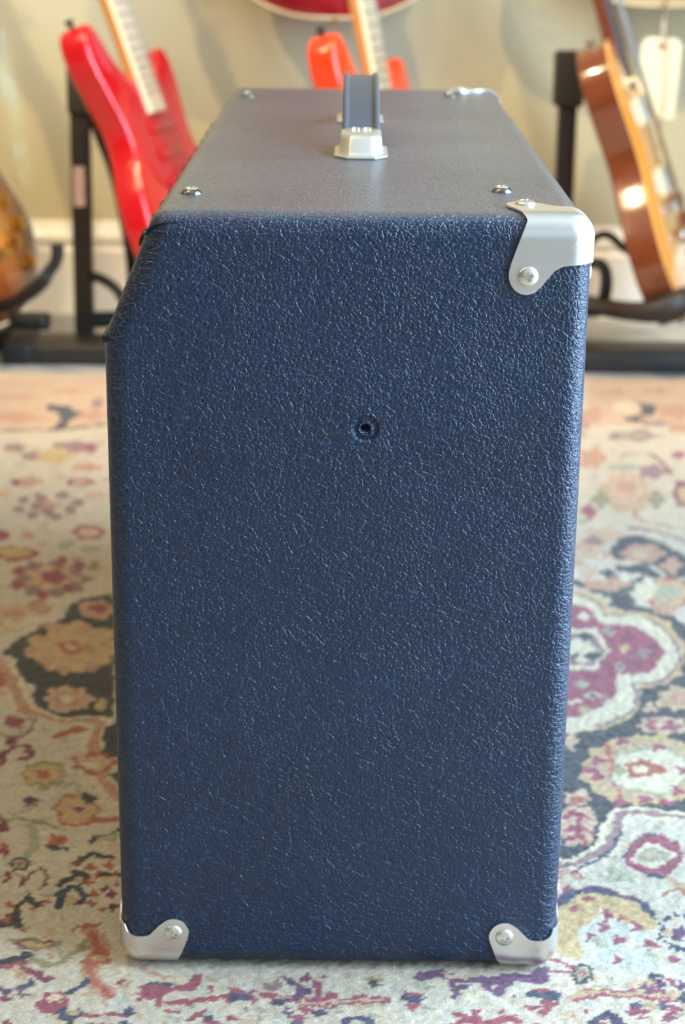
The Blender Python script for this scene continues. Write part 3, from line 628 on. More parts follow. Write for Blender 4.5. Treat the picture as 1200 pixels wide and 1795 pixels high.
# corner protectors: three lobed wings pressed round the rounded cabinet corner
SIDE_T = [(36.5, 0), (37.6, 5), (42, 17), (45.8, 29.5), (45.2, 36), (41.8, 41), (36.3, 43), (31.3, 41.5), (27.6, 38), (23.4, 32), (19.5, 28.7), (14.5, 26.8), (5, 26.2), (0, 26)]
BACK_T = [(26, 0), (26.5, 8), (29, 17), (35, 24), (42, 30), (45, 36), (43, 42), (37, 45), (31, 42), (25, 34), (18, 29), (8, 26), (0, 26)]
SIDE_B = [(34.5, 0), (36, 5), (40.5, 16.5), (42.5, 24), (40.3, 29.5), (37, 32.2), (33.5, 33.2), (30, 32.6), (26.5, 30.4), (23, 27.3), (18, 21.8), (10, 20.8), (4, 22.6), (0, 27)]
BACK_B = [(30, 0), (30, 8), (32, 17), (37, 24), (43, 30), (45, 36), (43, 42), (37, 45), (31, 42), (25, 35), (18, 30), (8, 27.5), (0, 27)]
FLOOR_B = [(34.5, 0), (35, 8), (37, 17), (40, 25), (44, 32), (44, 38), (40, 42), (34, 42), (28, 38), (22, 33), (12, 31), (0, 30)]
def bracket(origin, sx, sy, sz, wings, rr=.0125, screws=3):
    """origin = sharp box corner; s* = direction into the box; wings = {(axis a, axis b): (outline in mm, screw centre)}"""
    dirs = [Vector((sx, 0, 0)), Vector((0, sy, 0)), Vector((0, 0, sz))]
    V = []; F = []; t = .0012; off = .0004
    for (a, b), (ol, sc) in wings.items():
        NA, NR = 120, 34; base = len(V)
        cm = catmull([(x, y, 0) for x, y in ol], 10)
        th_ = np.array([math.atan2(p.y, p.x) for p in cm]); r_s = np.array([p.length for p in cm])
        th_ = np.maximum.accumulate(th_+np.arange(len(th_))*1e-7)
        for i in range(NA+1):
            th = math.pi/2*i/NA; r = float(np.interp(th, th_, r_s))*.001
            for j in range(NR+1):
                q = r*j/NR; p = [0, 0, 0]; p[a] = q*math.cos(th); p[b] = q*math.sin(th); V.append(Vector(p))
        for i in range(NA):
            for j in range(NR):
                s0 = base+i*(NR+1)+j; F.append((s0, s0+1, s0+NR+2, s0+NR+1))
    out = []
    for p in V:
        q = Vector([max(p[i], rr) for i in range(3)]); n = p-q
        v = q+n.normalized()*(rr+off) if n.length > 1e-9 else p.copy()
        out.append(Vector(origin)+dirs[0]*v.x+dirs[1]*v.y+dirs[2]*v.z)
    bm = bmesh.new(); bv = [bm.verts.new(v) for v in out]
    for f in F: bm.faces.new([bv[i] for i in f])
    bmesh.ops.remove_doubles(bm, verts=bm.verts, dist=.00002)
    bmesh.ops.recalc_face_normals(bm, faces=bm.faces)
    cen = Vector(origin)+dirs[0]*.05+dirs[1]*.05+dirs[2]*.05
    if sum(f.normal.dot(f.calc_center_median()-cen)*f.calc_area() for f in bm.faces) < 0: bmesh.ops.reverse_faces(bm, faces=bm.faces)
    me = bpy.data.meshes.new('corner_protector'); bm.to_mesh(me); bm.free()
    o = link('corner_protector', me, m_metal, amp)
    so = o.modifiers.new('s', 'SOLIDIFY'); so.thickness = t; so.offset = 1
    bv_ = o.modifiers.new('b', 'BEVEL'); bv_.width = .0003; bv_.segments = 2; bv_.limit_method = 'ANGLE'; bv_.angle_limit = math.radians(60)
    for (a, b), (ol, sc) in list(wings.items())[:screws]:
        c = 3-a-b; p = [0, 0, 0]; p[a] = sc[0]*.001; p[b] = sc[1]*.001; p[c] = -(t+off)
        pos = Vector(origin)+dirs[0]*p[0]+dirs[1]*p[1]+dirs[2]*p[2]
        screw_mesh('screw', .0056, .0027, o, mtx=frame(pos, -dirs[c], .35+a))
    return o
dg_ = math.radians
top = {(0, 2): (SIDE_T, (35.4, 32.7)), (0, 1): (SIDE_T, (35.4, 32.7)), (1, 2): (BACK_T, (36.5, 36.5))}
bot = {(0, 2): (SIDE_B, (33, 23.5)), (1, 2): (BACK_B, (36.5, 36.5)), (0, 1): (FLOOR_B, (36, 34))}
bracket((D, 0, H), -1, 1, -1, top)
bracket((D, W, H), -1, -1, -1, top)
for (x, sx) in ((D, -1), (0, 1)):
    for (y, sy) in ((0, 1), (W, -1)): bracket((x, y, Z0), sx, sy, 1, bot, screws=2)

# seam of the covering at the front top corner
sp = []
for px, py in ((256, 412), (262, 402), (272, 395), (288, 391), (310, 389)):
    hit, loc, nn_, _i = body.ray_cast(CAM, ray(px, py))
    if hit: sp.append(loc+nn_*.0002)
if len(sp) > 2: tube('seam', sp, [.0008, .0010, .0009, .0007, .0002], m_seam, amp, 8, 8)


# handle: moulded strap with raised ribs between two pressed metal caps
HX = .1435
hd = empty('handle', (0, 0, 0), '', ''); del hd['label'], hd['category']; hd.parent = amp
YC, YA = .365, .098
def strap():
    V = []; F = []; n = 40
    prof = []   # cross section (x, h): ribs at both edges
    hw = .0128
    for x, h in ((-hw, .0005), (-hw, .0032), (-hw+.0008, .0046), (-hw+.0022, .0050), (-hw+.0038, .0042), (-hw+.0046, .0030), (0, .0032), (hw-.0046, .0030), (hw-.0038, .0042), (hw-.0022, .0050), (hw-.0008, .0046), (hw, .0032), (hw, .0005), (hw-.0015, -.0012), (0, -.0016), (-hw+.0015, -.0012)): prof.append((x, h))
    pts = catmull([(0, YC-YA-.012, .0035), (0, YC-YA+.010, .0125), (0, YC-YA*.62, .0270), (0, YC-YA*.25, .0372), (0, YC, .0392), (0, YC+YA*.25, .0372), (0, YC+YA*.62, .0270), (0, YC+YA-.010, .0125), (0, YC+YA+.012, .0035)], 6)
    for i, p in enumerate(pts):
        t = (pts[min(len(pts)-1, i+1)]-pts[max(0, i-1)]).normalized(); up = Vector((1, 0, 0)).cross(t)
        for x, h in prof: V.append(Vector((HX+x, p.y, H+p.z))+up*h)
    m = len(prof)
    for i in range(len(pts)-1):
        for k in range(m): F.append((i*m+k, i*m+(k+1) % m, (i+1)*m+(k+1) % m, (i+1)*m+k))
    F.append(tuple(range(m))[::-1]); F.append(tuple((len(pts)-1)*m+k for k in range(m)))
    o = from_data('strap', V, F, m_strap, hd); o.data.set_sharp_from_angle(angle=dg_(55)); return o
strap()
def cap(y0, s):
    """pressed cap: a flange, sloping sides and a flat top, chamfered in plan at its outer end"""
    def outline(hw, l0, l1, ch):
        return [(-hw, l1), (-hw, l0+ch), (-hw+ch*.75, l0), (hw-ch*.75, l0), (hw, l0+ch), (hw, l1)]
    lv = [(.0178, 0, .060, .011, .0002), (.0178, 0, .060, .011, .0012), (.0150, .0035, .0585, .0095, .0016), (.0142, .0055, .058, .0090, .0040), (.0136, .0105, .0575, .0085, .0108), (.0125, .0130, .057, .0080, .0124), (.0100, .0160, .056, .0070, .0128)]
    V = []; F = []
    for hw, l0, l1, ch, z in lv:
        for x, l in outline(hw, l0, l1, ch): V.append(Vector((HX+x, y0+s*l, H+z*1.18)))
    m = 6
    for i in range(len(lv)-1):
        for k in range(m): F.append((i*m+k, i*m+(k+1) % m, (i+1)*m+(k+1) % m, (i+1)*m+k))
    F.append(tuple(range(m))); F.append(tuple((len(lv)-1)*m+k for k in range(m)))
    o = from_data('handle_cap', V, F, m_metal, hd, True)
    o.data.set_sharp_from_angle(angle=dg_(60))
    b = o.modifiers.new('b', 'BEVEL'); b.width = .0011; b.segments = 3; b.limit_method = 'ANGLE'; b.angle_limit = dg_(20)
    # pressed ribs on the cap's top
    for k, (l, q) in enumerate(((.030, .0062), (.043, .0062))):
        for sx in (-1, 1):
            tube('pressed_rib', [(HX+sx*.0016, y0+s*(l-.0008), H+.0152), (HX+sx*q*.6, y0+s*(l+.0014), H+.0154), (HX+sx*q, y0+s*l, H+.0152)], .0007, m_metal, o, 8, 5)
cap(YC-YA-.040, 1); cap(YC+YA+.040, -1)
# the rear panel screwed on the back
bp = obox('back_panel', (D-.001, .06, .06), (D+.0022, W-.06, .22), m_tolex, amp, .0008)

# ---------------- guitars ----------------
m_red = mat('cherry_red_lacquer', srgb(196, 8, 20), .16, coat=1, noise=(4, .05))
m_red2 = mat('red_guard', srgb(186, 16, 28), .25, coat=.6)
m_orange = mat('fiesta_red_lacquer', srgb(250, 62, 16), .16, coat=1, noise=(4, .04))
m_wine = mat('wine_red_lacquer', srgb(150, 14, 28), .16, coat=1, noise=(5, .15))
m_bind = mat('cream_binding', srgb(226, 208, 168), .35, coat=.4)
m_maple = mat('maple_neck', srgb(222, 160, 88), .3, coat=.6, noise=(30, .08))
m_maplefb = mat('maple_fretboard', srgb(226, 208, 172), .3, coat=.5, noise=(30, .05))
m_mahog = mat('mahogany_lacquer', srgb(112, 54, 26), .16, coat=1, noise=(16, .28))
m_rosew = mat('rosewood_fretboard', srgb(48, 32, 28), .5, noise=(80, .3))
m_steel = mat('polished_steel', srgb(205, 205, 210), .2, 1)
m_gold = mat('gold_plate', srgb(226, 184, 92), .22, 1)
m_creampl = mat('cream_plastic', srgb(232, 218, 178), .35)
m_amberk = mat('amber_knob', srgb(120, 34, 24), .2, coat=.6)
m_string = mat('string_steel', srgb(190, 188, 186), .3, 1)
m_blackpl = mat('black_plastic', srgb(16, 16, 18), .3)
m_paint = attr_mat('burst_lacquer', 'finish', .14, 1)

STRAT = [(0, 0), (-.075, .006), (-.122, .040), (-.142, .10), (-.134, .16), (-.110, .21), (-.104, .25), (-.120, .30), (-.134, .345), (-.131, .383), (-.112, .401), (-.090, .392), (-.068, .350), (-.045, .326), (-.029, .322),
         (.029, .322), (.045, .313), (.062, .322), (.078, .335), (.094, .350), (.110, .352), (.121, .334), (.122, .300), (.112, .262), (.106, .22), (.122, .172), (.150, .125), (.160, .080), (.140, .034), (.085, .004)]
SINGLE = [(0, 0), (-.07, .006), (-.130, .036), (-.163, .09), (-.163, .14), (-.140, .19), (-.112, .235), (-.104, .27), (-.112, .32), (-.118, .36), (-.108, .40), (-.08, .428), (-.045, .436), (-.026, .428),
          (.026, .40), (.034, .365), (.050, .340), (.068, .350), (.085, .368), (.100, .366), (.110, .345), (.112, .31), (.105, .27), (.112, .235), (.140, .19), (.163, .14), (.163, .09), (.130, .036), (.07, .006)]
SEMI = [(0, 0), (-.09, .007), (-.160, .040), (-.203, .105), (-.203, .165), (-.172, .225), (-.135, .275), (-.128, .32), (-.140, .37), (-.142, .42), (-.120, .455), (-.090, .450), (-.055, .405), (-.028, .39),
        (.028, .39), (.055, .405), (.090, .450), (.120, .455), (.142, .42), (.140, .37), (.128, .32), (.135, .275), (.172, .225), (.203, .165), (.203, .105), (.160, .040), (.09, .007)]
def outline2(ol, n=6):
    P = [Vector((p.x, p.y)) for p in catmull([(x, z, 0) for x, z in ol], n, True)]
    N_ = len(P); nr = []
    for i in range(N_):
        t = (P[(i+1) % N_]-P[i-1]).normalized(); nr.append(Vector((t.y, -t.x)))
    area = sum(P[i].x*P[(i+1) % N_].y-P[(i+1) % N_].x*P[i].y for i in range(N_))
    if area < 0: nr = [-q for q in nr]
    return P, nr       # nr points outward
def slab(name, ol, th, rnd, m, parent):
    """flat body with rounded edges (front at -y)"""
    P, nr = outline2(ol); V = []; R = []
    def ring(ins, y):
        R.append(len(V)); V.extend(Vector((p.x-q.x*ins, y, p.y-q.y*ins)) for p, q in zip(P, nr))
    K = 6
    for k in range(K+1): a = math.pi/2*k/K; ring(rnd*(1-math.sin(a)), -th/2+rnd*(1-math.cos(a)))
    for k in range(K+1): a = math.pi/2*k/K; ring(rnd*(1-math.cos(a)), th/2-rnd*(1-math.sin(a)))
    N_ = len(P); F = []
    for a, b in zip(R[:-1], R[1:]):
        for i in range(N_): j = (i+1) % N_; F.append((a+i, a+j, b+j, b+i))
    F += [tuple(range(R[0], R[0]+N_)), tuple(range(R[-1], R[-1]+N_))]
    bm = bmesh.new(); bv = [bm.verts.new(v) for v in V]
    for f in F: bm.faces.new([bv[i] for i in f])
    return from_bm(name, bm, m, parent, True, 50)
def carved(ol, th, m_side, parent, stops, arch, centre=.19, bind=True, bd=(.0028, None)):
    """back and sides as one mesh, an arched top as another, the binding as a third"""
    P, nr = outline2(ol); N_ = len(P); V = []; R = []
    def ring(ins, y): R.append(len(V)); V.extend(Vector((p.x-q.x*ins, y, p.y-q.y*ins)) for p, q in zip(P, nr))
    ring(0, -th/2)
    for k in range(6): a = math.pi/2*k/5; ring(.005*(1-math.cos(a)), th/2-.005*(1-math.sin(a)))
    F = []
    for a, b in zip(R[:-1], R[1:]):
        for i in range(N_): j = (i+1) % N_; F.append((a+i, a+j, b+j, b+i))
    F += [tuple(range(R[0], R[0]+N_)), tuple(range(R[-1], R[-1]+N_))]
    bm = bmesh.new(); bv = [bm.verts.new(v) for v in V]
    for f in F: bm.faces.new([bv[i] for i in f])
    body_ = from_bm('body', bm, m_side, parent, True, 50)
    V = []; F = []; S_ = [1, .99, .97, .94, .90, .84, .76, .66, .54, .4, .25, .1]; cols = []
    for s in S_:
        for p in P:
            V.append(Vector((p.x*s, -th/2-.0004-arch*(1-s**5)**1.0*(1 if s < 1 else 0)-(.0015 if s < 1 else 0), centre+(p.y-centre)*s)))
            cols.append([float(np.interp(1-s, [q[0] for q in stops], [q[1][c] for q in stops])) for c in range(3)]+[1])
    for a in range(len(S_)-1):
        for i in range(N_): j = (i+1) % N_; F.append((a*N_+i, a*N_+j, (a+1)*N_+j, (a+1)*N_+i))
    F.append(tuple((len(S_)-1)*N_+i for i in range(N_)))
    o = from_data('top', V, F, m_paint, parent)
    ca = o.data.color_attributes.new('finish', 'FLOAT_COLOR', 'POINT'); ca.data.foreach_set('color', np.array(cols, np.float32).ravel())
    if bind:
        path = [Vector((p.x+q.x*.0002, -th/2, p.y+q.y*.0002)) for p, q in zip(P, nr)]+[Vector((P[0].x, -th/2, P[0].y))]
        V, F = tube_data(path, bd[0], 8); from_data('binding', V, F, bd[1] or m_bind, parent)
    return body_
def neck(parent, z0, z1, zend, y, m_neck, m_fb, scale=.648, w0=.056, w1=.043, nf=21, pitch=0, head='side', m_head=None):
    """z0 heel, zend = fretboard end over the body, z1 = nut; y = height of the fretboard underside"""
    nk = None
    V = []; F = []; n = 10; rows = 14
    for i in range(rows):
        t = i/(rows-1); z = z0+(z1-z0)*t; wd = (w0+(w1-w0)*t)/2; dp = .021 if t > .12 else .021+.010*(1-t/.12)
        yy = y - pitch*(z-z0)
        for k in range(n+1):
            a = math.pi*k/n; V.append(Vector((-wd*math.cos(a), yy+dp*math.sin(a)**.7, z)))
    for i in range(rows-1):
        for k in range(n): a = i*(n+1)+k; F.append((a, a+1, a+n+2, a+n+1))
        F.append((i*(n+1)+n, i*(n+1), (i+1)*(n+1), (i+1)*(n+1)+n))
    F.append(tuple(range(n+1))); F.append(tuple((rows-1)*(n+1)+k for k in range(n+1)))
    nk = from_data('neck', V, F, m_neck, parent); nk.data.set_sharp_from_angle(angle=.9)
    def wat(z): return (w0+(w1-w0)*(z-zend)/(z1-zend))/2
    fb = []
    for z in (zend, z1): yy = y-pitch*(z-z0); wd = wat(z); fb += [(-wd, yy, z), (wd, yy, z), (wd*.9, yy-.0058, z), (0, yy-.0066, z), (-wd*.9, yy-.0058, z)]
    F = [(i, (i+1) % 5, 5+(i+1) % 5, 5+i) for i in range(5)]+[(4, 3, 2, 1, 0), (5, 6, 7, 8, 9)]
    fbo = from_data('fretboard', fb, F, m_fb, parent, False)
    me = None
    for k in range(1, nf+1):
        z = z1-scale*(1-2**(-k/12))
        if z < zend+.002: break
        yy = y-pitch*(z-z0)-.0066
        if me is None:
            V, F = tube_data([Vector((-.5, 0, 0)), Vector((-.25, -.0003, 0)), Vector((0, -.0005, 0)), Vector((.25, -.0003, 0)), Vector((.5, 0, 0))], .0011, 6)
            fo = from_data('fret', V, F, m_steel, fbo); me = fo.data
        else: fo = bpy.data.objects.new('fret', me); COL.objects.link(fo); fo.parent = fbo
        fo.location = (0, yy, z); fo.scale = (wat(z)*1.86, 1, 1)
    # headstock with tuners
    yh = y-pitch*(z1-z0)
    hp = ([(-.021, 0), (-.024, .03), (-.040, .05), (-.042, .075), (-.030, .15), (-.012, .185), (.014, .188), (.026, .165), (.030, .12), (.021, .0)] if head == 'side' else
          [(-.021, 0), (-.026, .03), (-.038, .06), (-.042, .15), (-.038, .18), (-.018, .186), (0, .178), (.018, .186), (.038, .18), (.042, .15), (.038, .06), (.026, .03), (.021, 0)])
    hs = slab('headstock', [(x, z) for x, z in hp][::-1], .014, .002, m_head or m_neck, parent); hs.location = (0, yh+.006, z1); hs.rotation_euler = (-.24 if head != 'side' else 0, 0, 0)
    for k in range(6):
        px, pz = ((-.031+.0045*k*.6, .045+k*.022) if head == 'side' else ((-.030 if k < 3 else .030), .05+(k % 3)*.042))
        tk = lathe('tuner', [(.004, -.010), (.004, -.012), (.0025, -.012), (.0025, -.022), (.001, -.022)], m_steel, hs, 12, Matrix.Translation((px, -.002, pz)) @ Matrix.Rotation(math.pi/2, 4, 'X') @ Matrix.Scale(-1, 4, (0, 0, 1)))
    return yh
def strings(parent, zb, yb, z1, y1, wb=.052, wn=.035):
    for k in range(6):
        t = k/5-.5; V, F = tube_data([Vector((t*wb, yb, zb)), Vector((t*wn, y1, z1+.02))], .00055, 5)
        from_data('string', V, F, m_string, parent)
def placed(root, A, L, T):
    root.matrix_world = Matrix.Translation(T) @ Matrix.Rotation(A, 4, 'Z') @ Matrix.Rotation(-L, 4, 'X'); return root
def button(parent, x, z, ax, m=None):
    lathe('strap_button', [(.0035, 0), (.0030, .005), (.0065, .009), (.0068, .0115), (.004, .013), (.001, .013)], m or m_steel, parent, 20, frame((x, 0, z), (ax[0], 0, ax[1])))
def double_cut(label, cat, m_body, m_guard, m_nk, m_fb, A, L, T, m_btn):
    g = empty('electric_guitar', (0, 0, 0), label, cat); th = .045
    slab('body', STRAT, th, .0095, m_body, g)
    gp = [(-.030, .305), (-.052, .308), (-.072, .292), (-.082, .25), (-.080, .20), (-.060, .165), (-.02, .150), (.03, .13), (.07, .09), (.105, .045), (.128, .052), (.135, .085), (.105, .15), (.092, .20), (.093, .25), (.085, .29), (.060, .305), (.030, .31)]
    pg = slab('pickguard', gp, .0024, .0006, m_guard, g); pg.location = (0, -th/2-.0008, 0)
    for z, a in ((.243, 0), (.205, 0), (.168, -.2)):
        M = Matrix.Translation((0, -th/2-.002, z)) @ Matrix.Rotation(a, 4, 'Y')
        p = obox('pickup', (-.0415, -.004, -.009), (.0415, 0, .009), m_guard, g, .0035, 3, M)
        for k in range(6): lathe('pole_piece', [(.0024, 0), (.0024, .0045), (.0015, .0050)], m_steel, p, 10, M @ Matrix.Translation(((k/5-.5)*.052, 0, 0)) @ Matrix.Rotation(math.pi/2, 4, 'X'))
    br = obox('bridge', (-.042, -th/2-.006, .118), (.042, -th/2, .152), m_steel, g, .0015)
    for k in range(6): obox('saddle', ((k/5-.5)*.054-.005, -th/2-.011, .128), ((k/5-.5)*.054+.005, -th/2-.006, .148), m_steel, br, .001)
    for x, z in ((.075, .155), (.098, .118), (.120, .082)): lathe('knob', [(.0115, 0), (.0105, .006), (.008, .007), (.0075, .016), (.005, .017), (.001, .017)], m_creampl, g, 22, Matrix.Translation((x, -th/2-.002, z)) @ Matrix.Rotation(math.pi/2, 4, 'X'))
    y = -th/2-.002
    yh = neck(g, .255, .745, .263, y, m_nk, m_fb, head='side')
    strings(g, .138, -th/2-.012, .745, yh-.009)
    button(g, -.115, .399, (-.25, 1), m_btn); button(g, 0, .0015, (0, -1), m_btn)
    return placed(g, A, L, T)
red = double_cut('glossy cherry red double-cutaway electric guitar with maple neck leaning on the left stand', 'guitar', m_red, m_red2, m_maple, m_maplefb,
    math.radians(73), math.radians(21), Vector((-.072, 1.650, .088)), m_blackpl)
orange = double_cut('orange-red double-cutaway guitar half hidden behind the amplifier and its handle', 'guitar', m_orange, m_orange, m_maple, m_maplefb,
    math.radians(68), math.radians(13), Vector((.222, 1.66, .065)), m_blackpl)
def single_cut(label, m_side, stops, A, L, T, m_nk, m_hw, ol=SINGLE, th=.048, m_kn=None, guard=True, btn=None, sc=1, bd=(.0028, None), tp_=None):
    g = empty('electric_guitar', (0, 0, 0), label, 'guitar'); carved(ol, th, m_side, g, stops, .009, bd=bd)
    yt = -th/2-.010; zt = max(z for x, z in ol)
    for z in (zt-.115, zt-.225):
        rg = obox('pickup_ring', (-.045, yt-.006, z-.021), (.045, yt+.004, z+.021), m_creampl, g, .002)
        obox('pickup_cover', (-.034, yt-.0105, z-.0185), (.034, yt-.003, z+.0185), m_hw, rg, .002)
    zb = zt-.265
    b = obox('bridge', (-.044, yt-.014, zb-.008), (.044, yt-.007, zb+.006), m_hw, g, .002)
    for sx in (-1, 1): lathe('post', [(.005, 0), (.005, .012)], m_hw, b, 14, Matrix.Translation((sx*.037, yt+.004, zb)) @ Matrix.Rotation(math.pi/2, 4, 'X'))
    tz, tw, tt = tp_ or (zb-.045, .048, .007)
    tp = obox('tailpiece', (-tw, yt-.015, tz-tt), (tw, yt-.004, tz+tt), m_hw, g, .004, 3)
    for x, z in ((.085, zb-.005), (.110, zb-.04), (.082, zb-.062), (.112, zb-.098)):
        lathe('knob', [(.0125, 0), (.0125, .004), (.0105, .014), (.008, .0152), (.001, .0152)], m_kn or m_amberk, g, 22, Matrix.Translation((x, yt+.003, z)) @ Matrix.Rotation(math.pi/2, 4, 'X'))
    ts = lathe('toggle_switch', [(.010, 0), (.010, .002), (.004, .002), (.003, .012), (.004, .018), (.001, .019)], m_creampl, g, 18, Matrix.Translation((-.075, yt+.002, zt-.065)) @ Matrix.Rotation(math.pi/2, 4, 'X'))
    if guard:
      pgd = slab('pickguard', [(.030, zt-.06), (.030, zt-.17), (.034, zt-.235), (.050, zt-.26), (.072, zt-.235), (.078, zt-.17), (.060, zt-.11), (.045, zt-.085)], .0024, .0006, m_creampl, g); pgd.location = (0, yt-.009, 0)
    yn = -th/2-.005
    yh = neck(g, zt-.06, zt+.36, zt-.085, yn, m_nk, m_rosew, scale=.62, w0=.055, pitch=-.035*-1, head='open', m_head=m_blackpl, nf=22)
    strings(g, zb-.04, yt-.016, zt+.36, yh-.009)
    button(g, -.062, zt-.003, (-.25, 1), btn or m_hw); button(g, 0, .0005, (0, -1), btn or m_hw)
    placed(g, A, L, T); g.scale = (sc, sc, sc); return g
HB = [(0, (.70, .22, .008)), (.06, (.78, .27, .010)), (.25, (.80, .30, .018)), (1, (.74, .32, .04))]
TB = [(0, (.09, .028, .010)), (.10, (.12, .034, .010)), (.30, (.30, .07, .012)), (.55, (.55, .20, .03)), (1, (.68, .36, .08))]
WN = [(0, (.24, .008, .014)), (1, (.33, .012, .018))]
CR = [(0, (.62, .50, .30)), (.2, (.66, .48, .20)), (1, (.70, .52, .22))]
amber = single_cut('amber single-cutaway guitar with brown sides and dark red knobs in the right stand', m_mahog, HB, math.radians(75.5), math.radians(20.5), Vector((.620, 1.66, .058)), m_mahog, m_steel, sc=.94, bd=(.0016, mat('amber_binding', srgb(226, 168, 90), .3, coat=.5)))
burst = single_cut('tobacco sunburst guitar with gold hardware cut off by the left edge', mat('dark_brown_lacquer', srgb(96, 40, 22), .16, coat=1), TB, math.radians(70), math.radians(16), Vector((-.388, 1.60, .040)), m_mahog, m_gold, m_kn=m_gold, guard=False, tp_=(.098, .062, .007))
wine = single_cut('wine red guitar with cream binding hanging on the wall above the amplifier', m_wine, WN, math.radians(4), 0, Vector((.106, 1.905, .463)), m_mahog, m_gold, guard=False)
cream = single_cut('pale yellow guitar hanging on the wall at the top right above the paper tag', m_creampl, CR, math.radians(-4), 0, Vector((.600, 1.900, .4855)), m_maple, m_steel, ol=SINGLE)
# wall hooks that hold the two hanging guitars by the headstock (above the frame)
for g, (x, z) in ((wine, (.106, 1.288)), (cream, (.600, 1.296))):
    h = empty('wall_hook', (x, WY, z), '', 'hook')
    obox('plate', (-.03, -.012, -.05), (.03, -.0005, .05), m_blackpl, h, .003)
    for s in (-1, 1): tube('prong', [(s*.005, -.010, 0), (s*.012, -.050, -.004), (s*.034, -.075, -.004), (s*.034, -.125, -.002), (s*.030, -.135, .010)], .006, m_blackpl, h)
    h['label'] = 'black padded wall hook holding the wine red guitar' if g is wine else 'black padded wall hook holding the pale yellow guitar'

# ---------------- guitar stands ----------------
m_st = mat('stand_black_steel', srgb(44, 40, 38), .45, spec=.4)
m_foam = mat('foam_sleeve', srgb(52, 50, 48), .85, bump=(600, .4, .0006))
m_rub = mat('rubber_pad', srgb(20, 20, 20), .6)
m_plate = mat('stand_label', srgb(212, 186, 180), .5, noise=(160, .35))
def stand(label, base, post_x, post_y, ztop, foam, lean=0, sticker=None):
    """base = (x0, x1, y0, y1): flat foot beam; a square post rises from it"""
    s = empty('guitar_stand', (post_x, post_y, FZ), label, 'stand', group=None)
    def P(x, y, z): return (x-post_x, y-post_y, z-FZ)
    x0, x1, y0, y1 = base
    obox('foot_beam', P(x0, y0, FZ+.001), P(x1, y1, FZ+.030), m_st, s, .006, 3)
    obox('end_cap', P(x0-.012, y0-.003, FZ), P(x0+.03, y1+.003, FZ+.033), m_rub, s, .006, 3); obox('end_cap', P(x1-.03, y0-.003, FZ), P(x1+.012, y1+.003, FZ+.033), m_rub, s, .006, 3)
    M = Matrix.Rotation(lean, 4, 'Y')
    obox('post', (-.0135, -.0135, .028), (.0135, .0135, ztop-FZ), m_st, s, .002, 2, M)
    if foam: obox('foam_sleeve', (-foam[2], -.019, foam[0]-FZ), (foam[2], .019, foam[1]-FZ), m_foam, s, .006, 3, M)
    if sticker: obox('label_plate', (-.0095, -.0146, sticker[0]-FZ), (.0065, -.0134, sticker[1]-FZ), m_plate, s, .0002, 1, M)
    return s, P
# left stand (cherry red guitar)
s1, P = stand('black steel guitar stand with tall square post under the cherry red guitar', (-.352, .02, 1.61, 1.70), -.256, 1.700, .385, (.335, .405, .0165), .01, (.205, .262))
tube('cradle_arm', [P(-.245, 1.70, .100), P(-.225, 1.66, .105), P(-.200, 1.62, .100), P(-.185, 1.60, .085), P(-.170, 1.58, .055), P(-.125, 1.57, .040), P(-.09, 1.56, .055)], .0075, m_rub, s1)
tube('rear_leg', [P(*on_y(158, 190, 1.73)), P(*on_y(180, 235, 1.735)), P(*on_y(205, 300, 1.745)), P(*on_y(222, 380, 1.755)), P(*on_y(236, 470, 1.765)), P(*on_y(240, 590, 1.77))], [.010, .013, .0135, .0125, .0125, .0125], m_rub, s1, n=8)
tube('cross_tube', [P(-.252, 1.72, .030), P(-.20, 1.735, .028), P(-.12, 1.74, .020), P(-.04, 1.74, .012)], .0125, m_rub, s1)
# far-left stand (sunburst guitar)
s2, P = stand('black guitar stand with a hooked arm under the tobacco sunburst guitar', (-.62, -.345, 1.70, 1.76), -.47, 1.74, .33, (.28, .36, .0165))
bpy.context.view_layer.update()
q = lambda x, y, Y: P(*on_y(x, y, Y))
tube('cradle_arm', [P(-.47, 1.70, .055), q(-60, 545, 1.62), q(14, 534, 1.57), q(50, 514, 1.52), q(74, 494, 1.50), q(84, 478, 1.50), q(96, 462, 1.50), q(101, 445, 1.50), q(100, 428, 1.50)], [.009, .010, .010, .0105, .010, .0085, .0080, .0085, .0095], m_rub, s2)
tube('foot_tube', [q(-60, 560, 1.66), q(0, 560, 1.64), q(50, 562, 1.62), q(82, 563, 1.61)], [.011, .012, .0125, .0135], m_rub, s2)
tube('cradle_arm', [P(-.47, 1.72, .06), P(-.47, 1.64, .045), P(-.465, 1.56, .045), P(-.46, 1.535, .075)], .009, m_rub, s2)
# right stand (amber guitar)
s3, P = stand('black steel guitar stand with padded post behind the amber guitar', (.44, .80, 1.60, 1.69), .455, 1.785, .42, (.345, .425, .0215), .0)
q = lambda x, y, Y: P(*on_y(x, y, Y))
tube('cradle_arm', [P(.455, 1.77, .045), q(1044, 545, 1.68), q(1056, 530, 1.62), q(1062, 500, 1.60), q(1060, 475, 1.60), q(1050, 462, 1.60), q(1036, 462, 1.61)], [.0095, .0095, .009, .009, .0085, .008, .008], m_rub, s3)
q = lambda x, y, Y: P(*on_y(x, y, Y))
tube('cradle_arm', [P(.455, 1.76, .06), q(1030, 532, 1.66), q(1070, 541, 1.58), q(1110, 546, 1.54), q(1150, 545, 1.52), q(1185, 532, 1.52), q(1220, 520, 1.54), q(1260, 515, 1.57)], [.011, .012, .013, .014, .017, .019, .019, .017], m_st, s3)
tube('stay_tube', [P(.455, 1.79, .095), q(1052, 412, 1.80), q(1100, 440, 1.81), q(1150, 470, 1.81), q(1175, 462, 1.80), q(1210, 450, 1.79)], .0065, m_st, s3)
obox('spine', P(.44, 1.66, FZ+.004), P(.47, 1.80, FZ+.028), m_st, s3, .004)
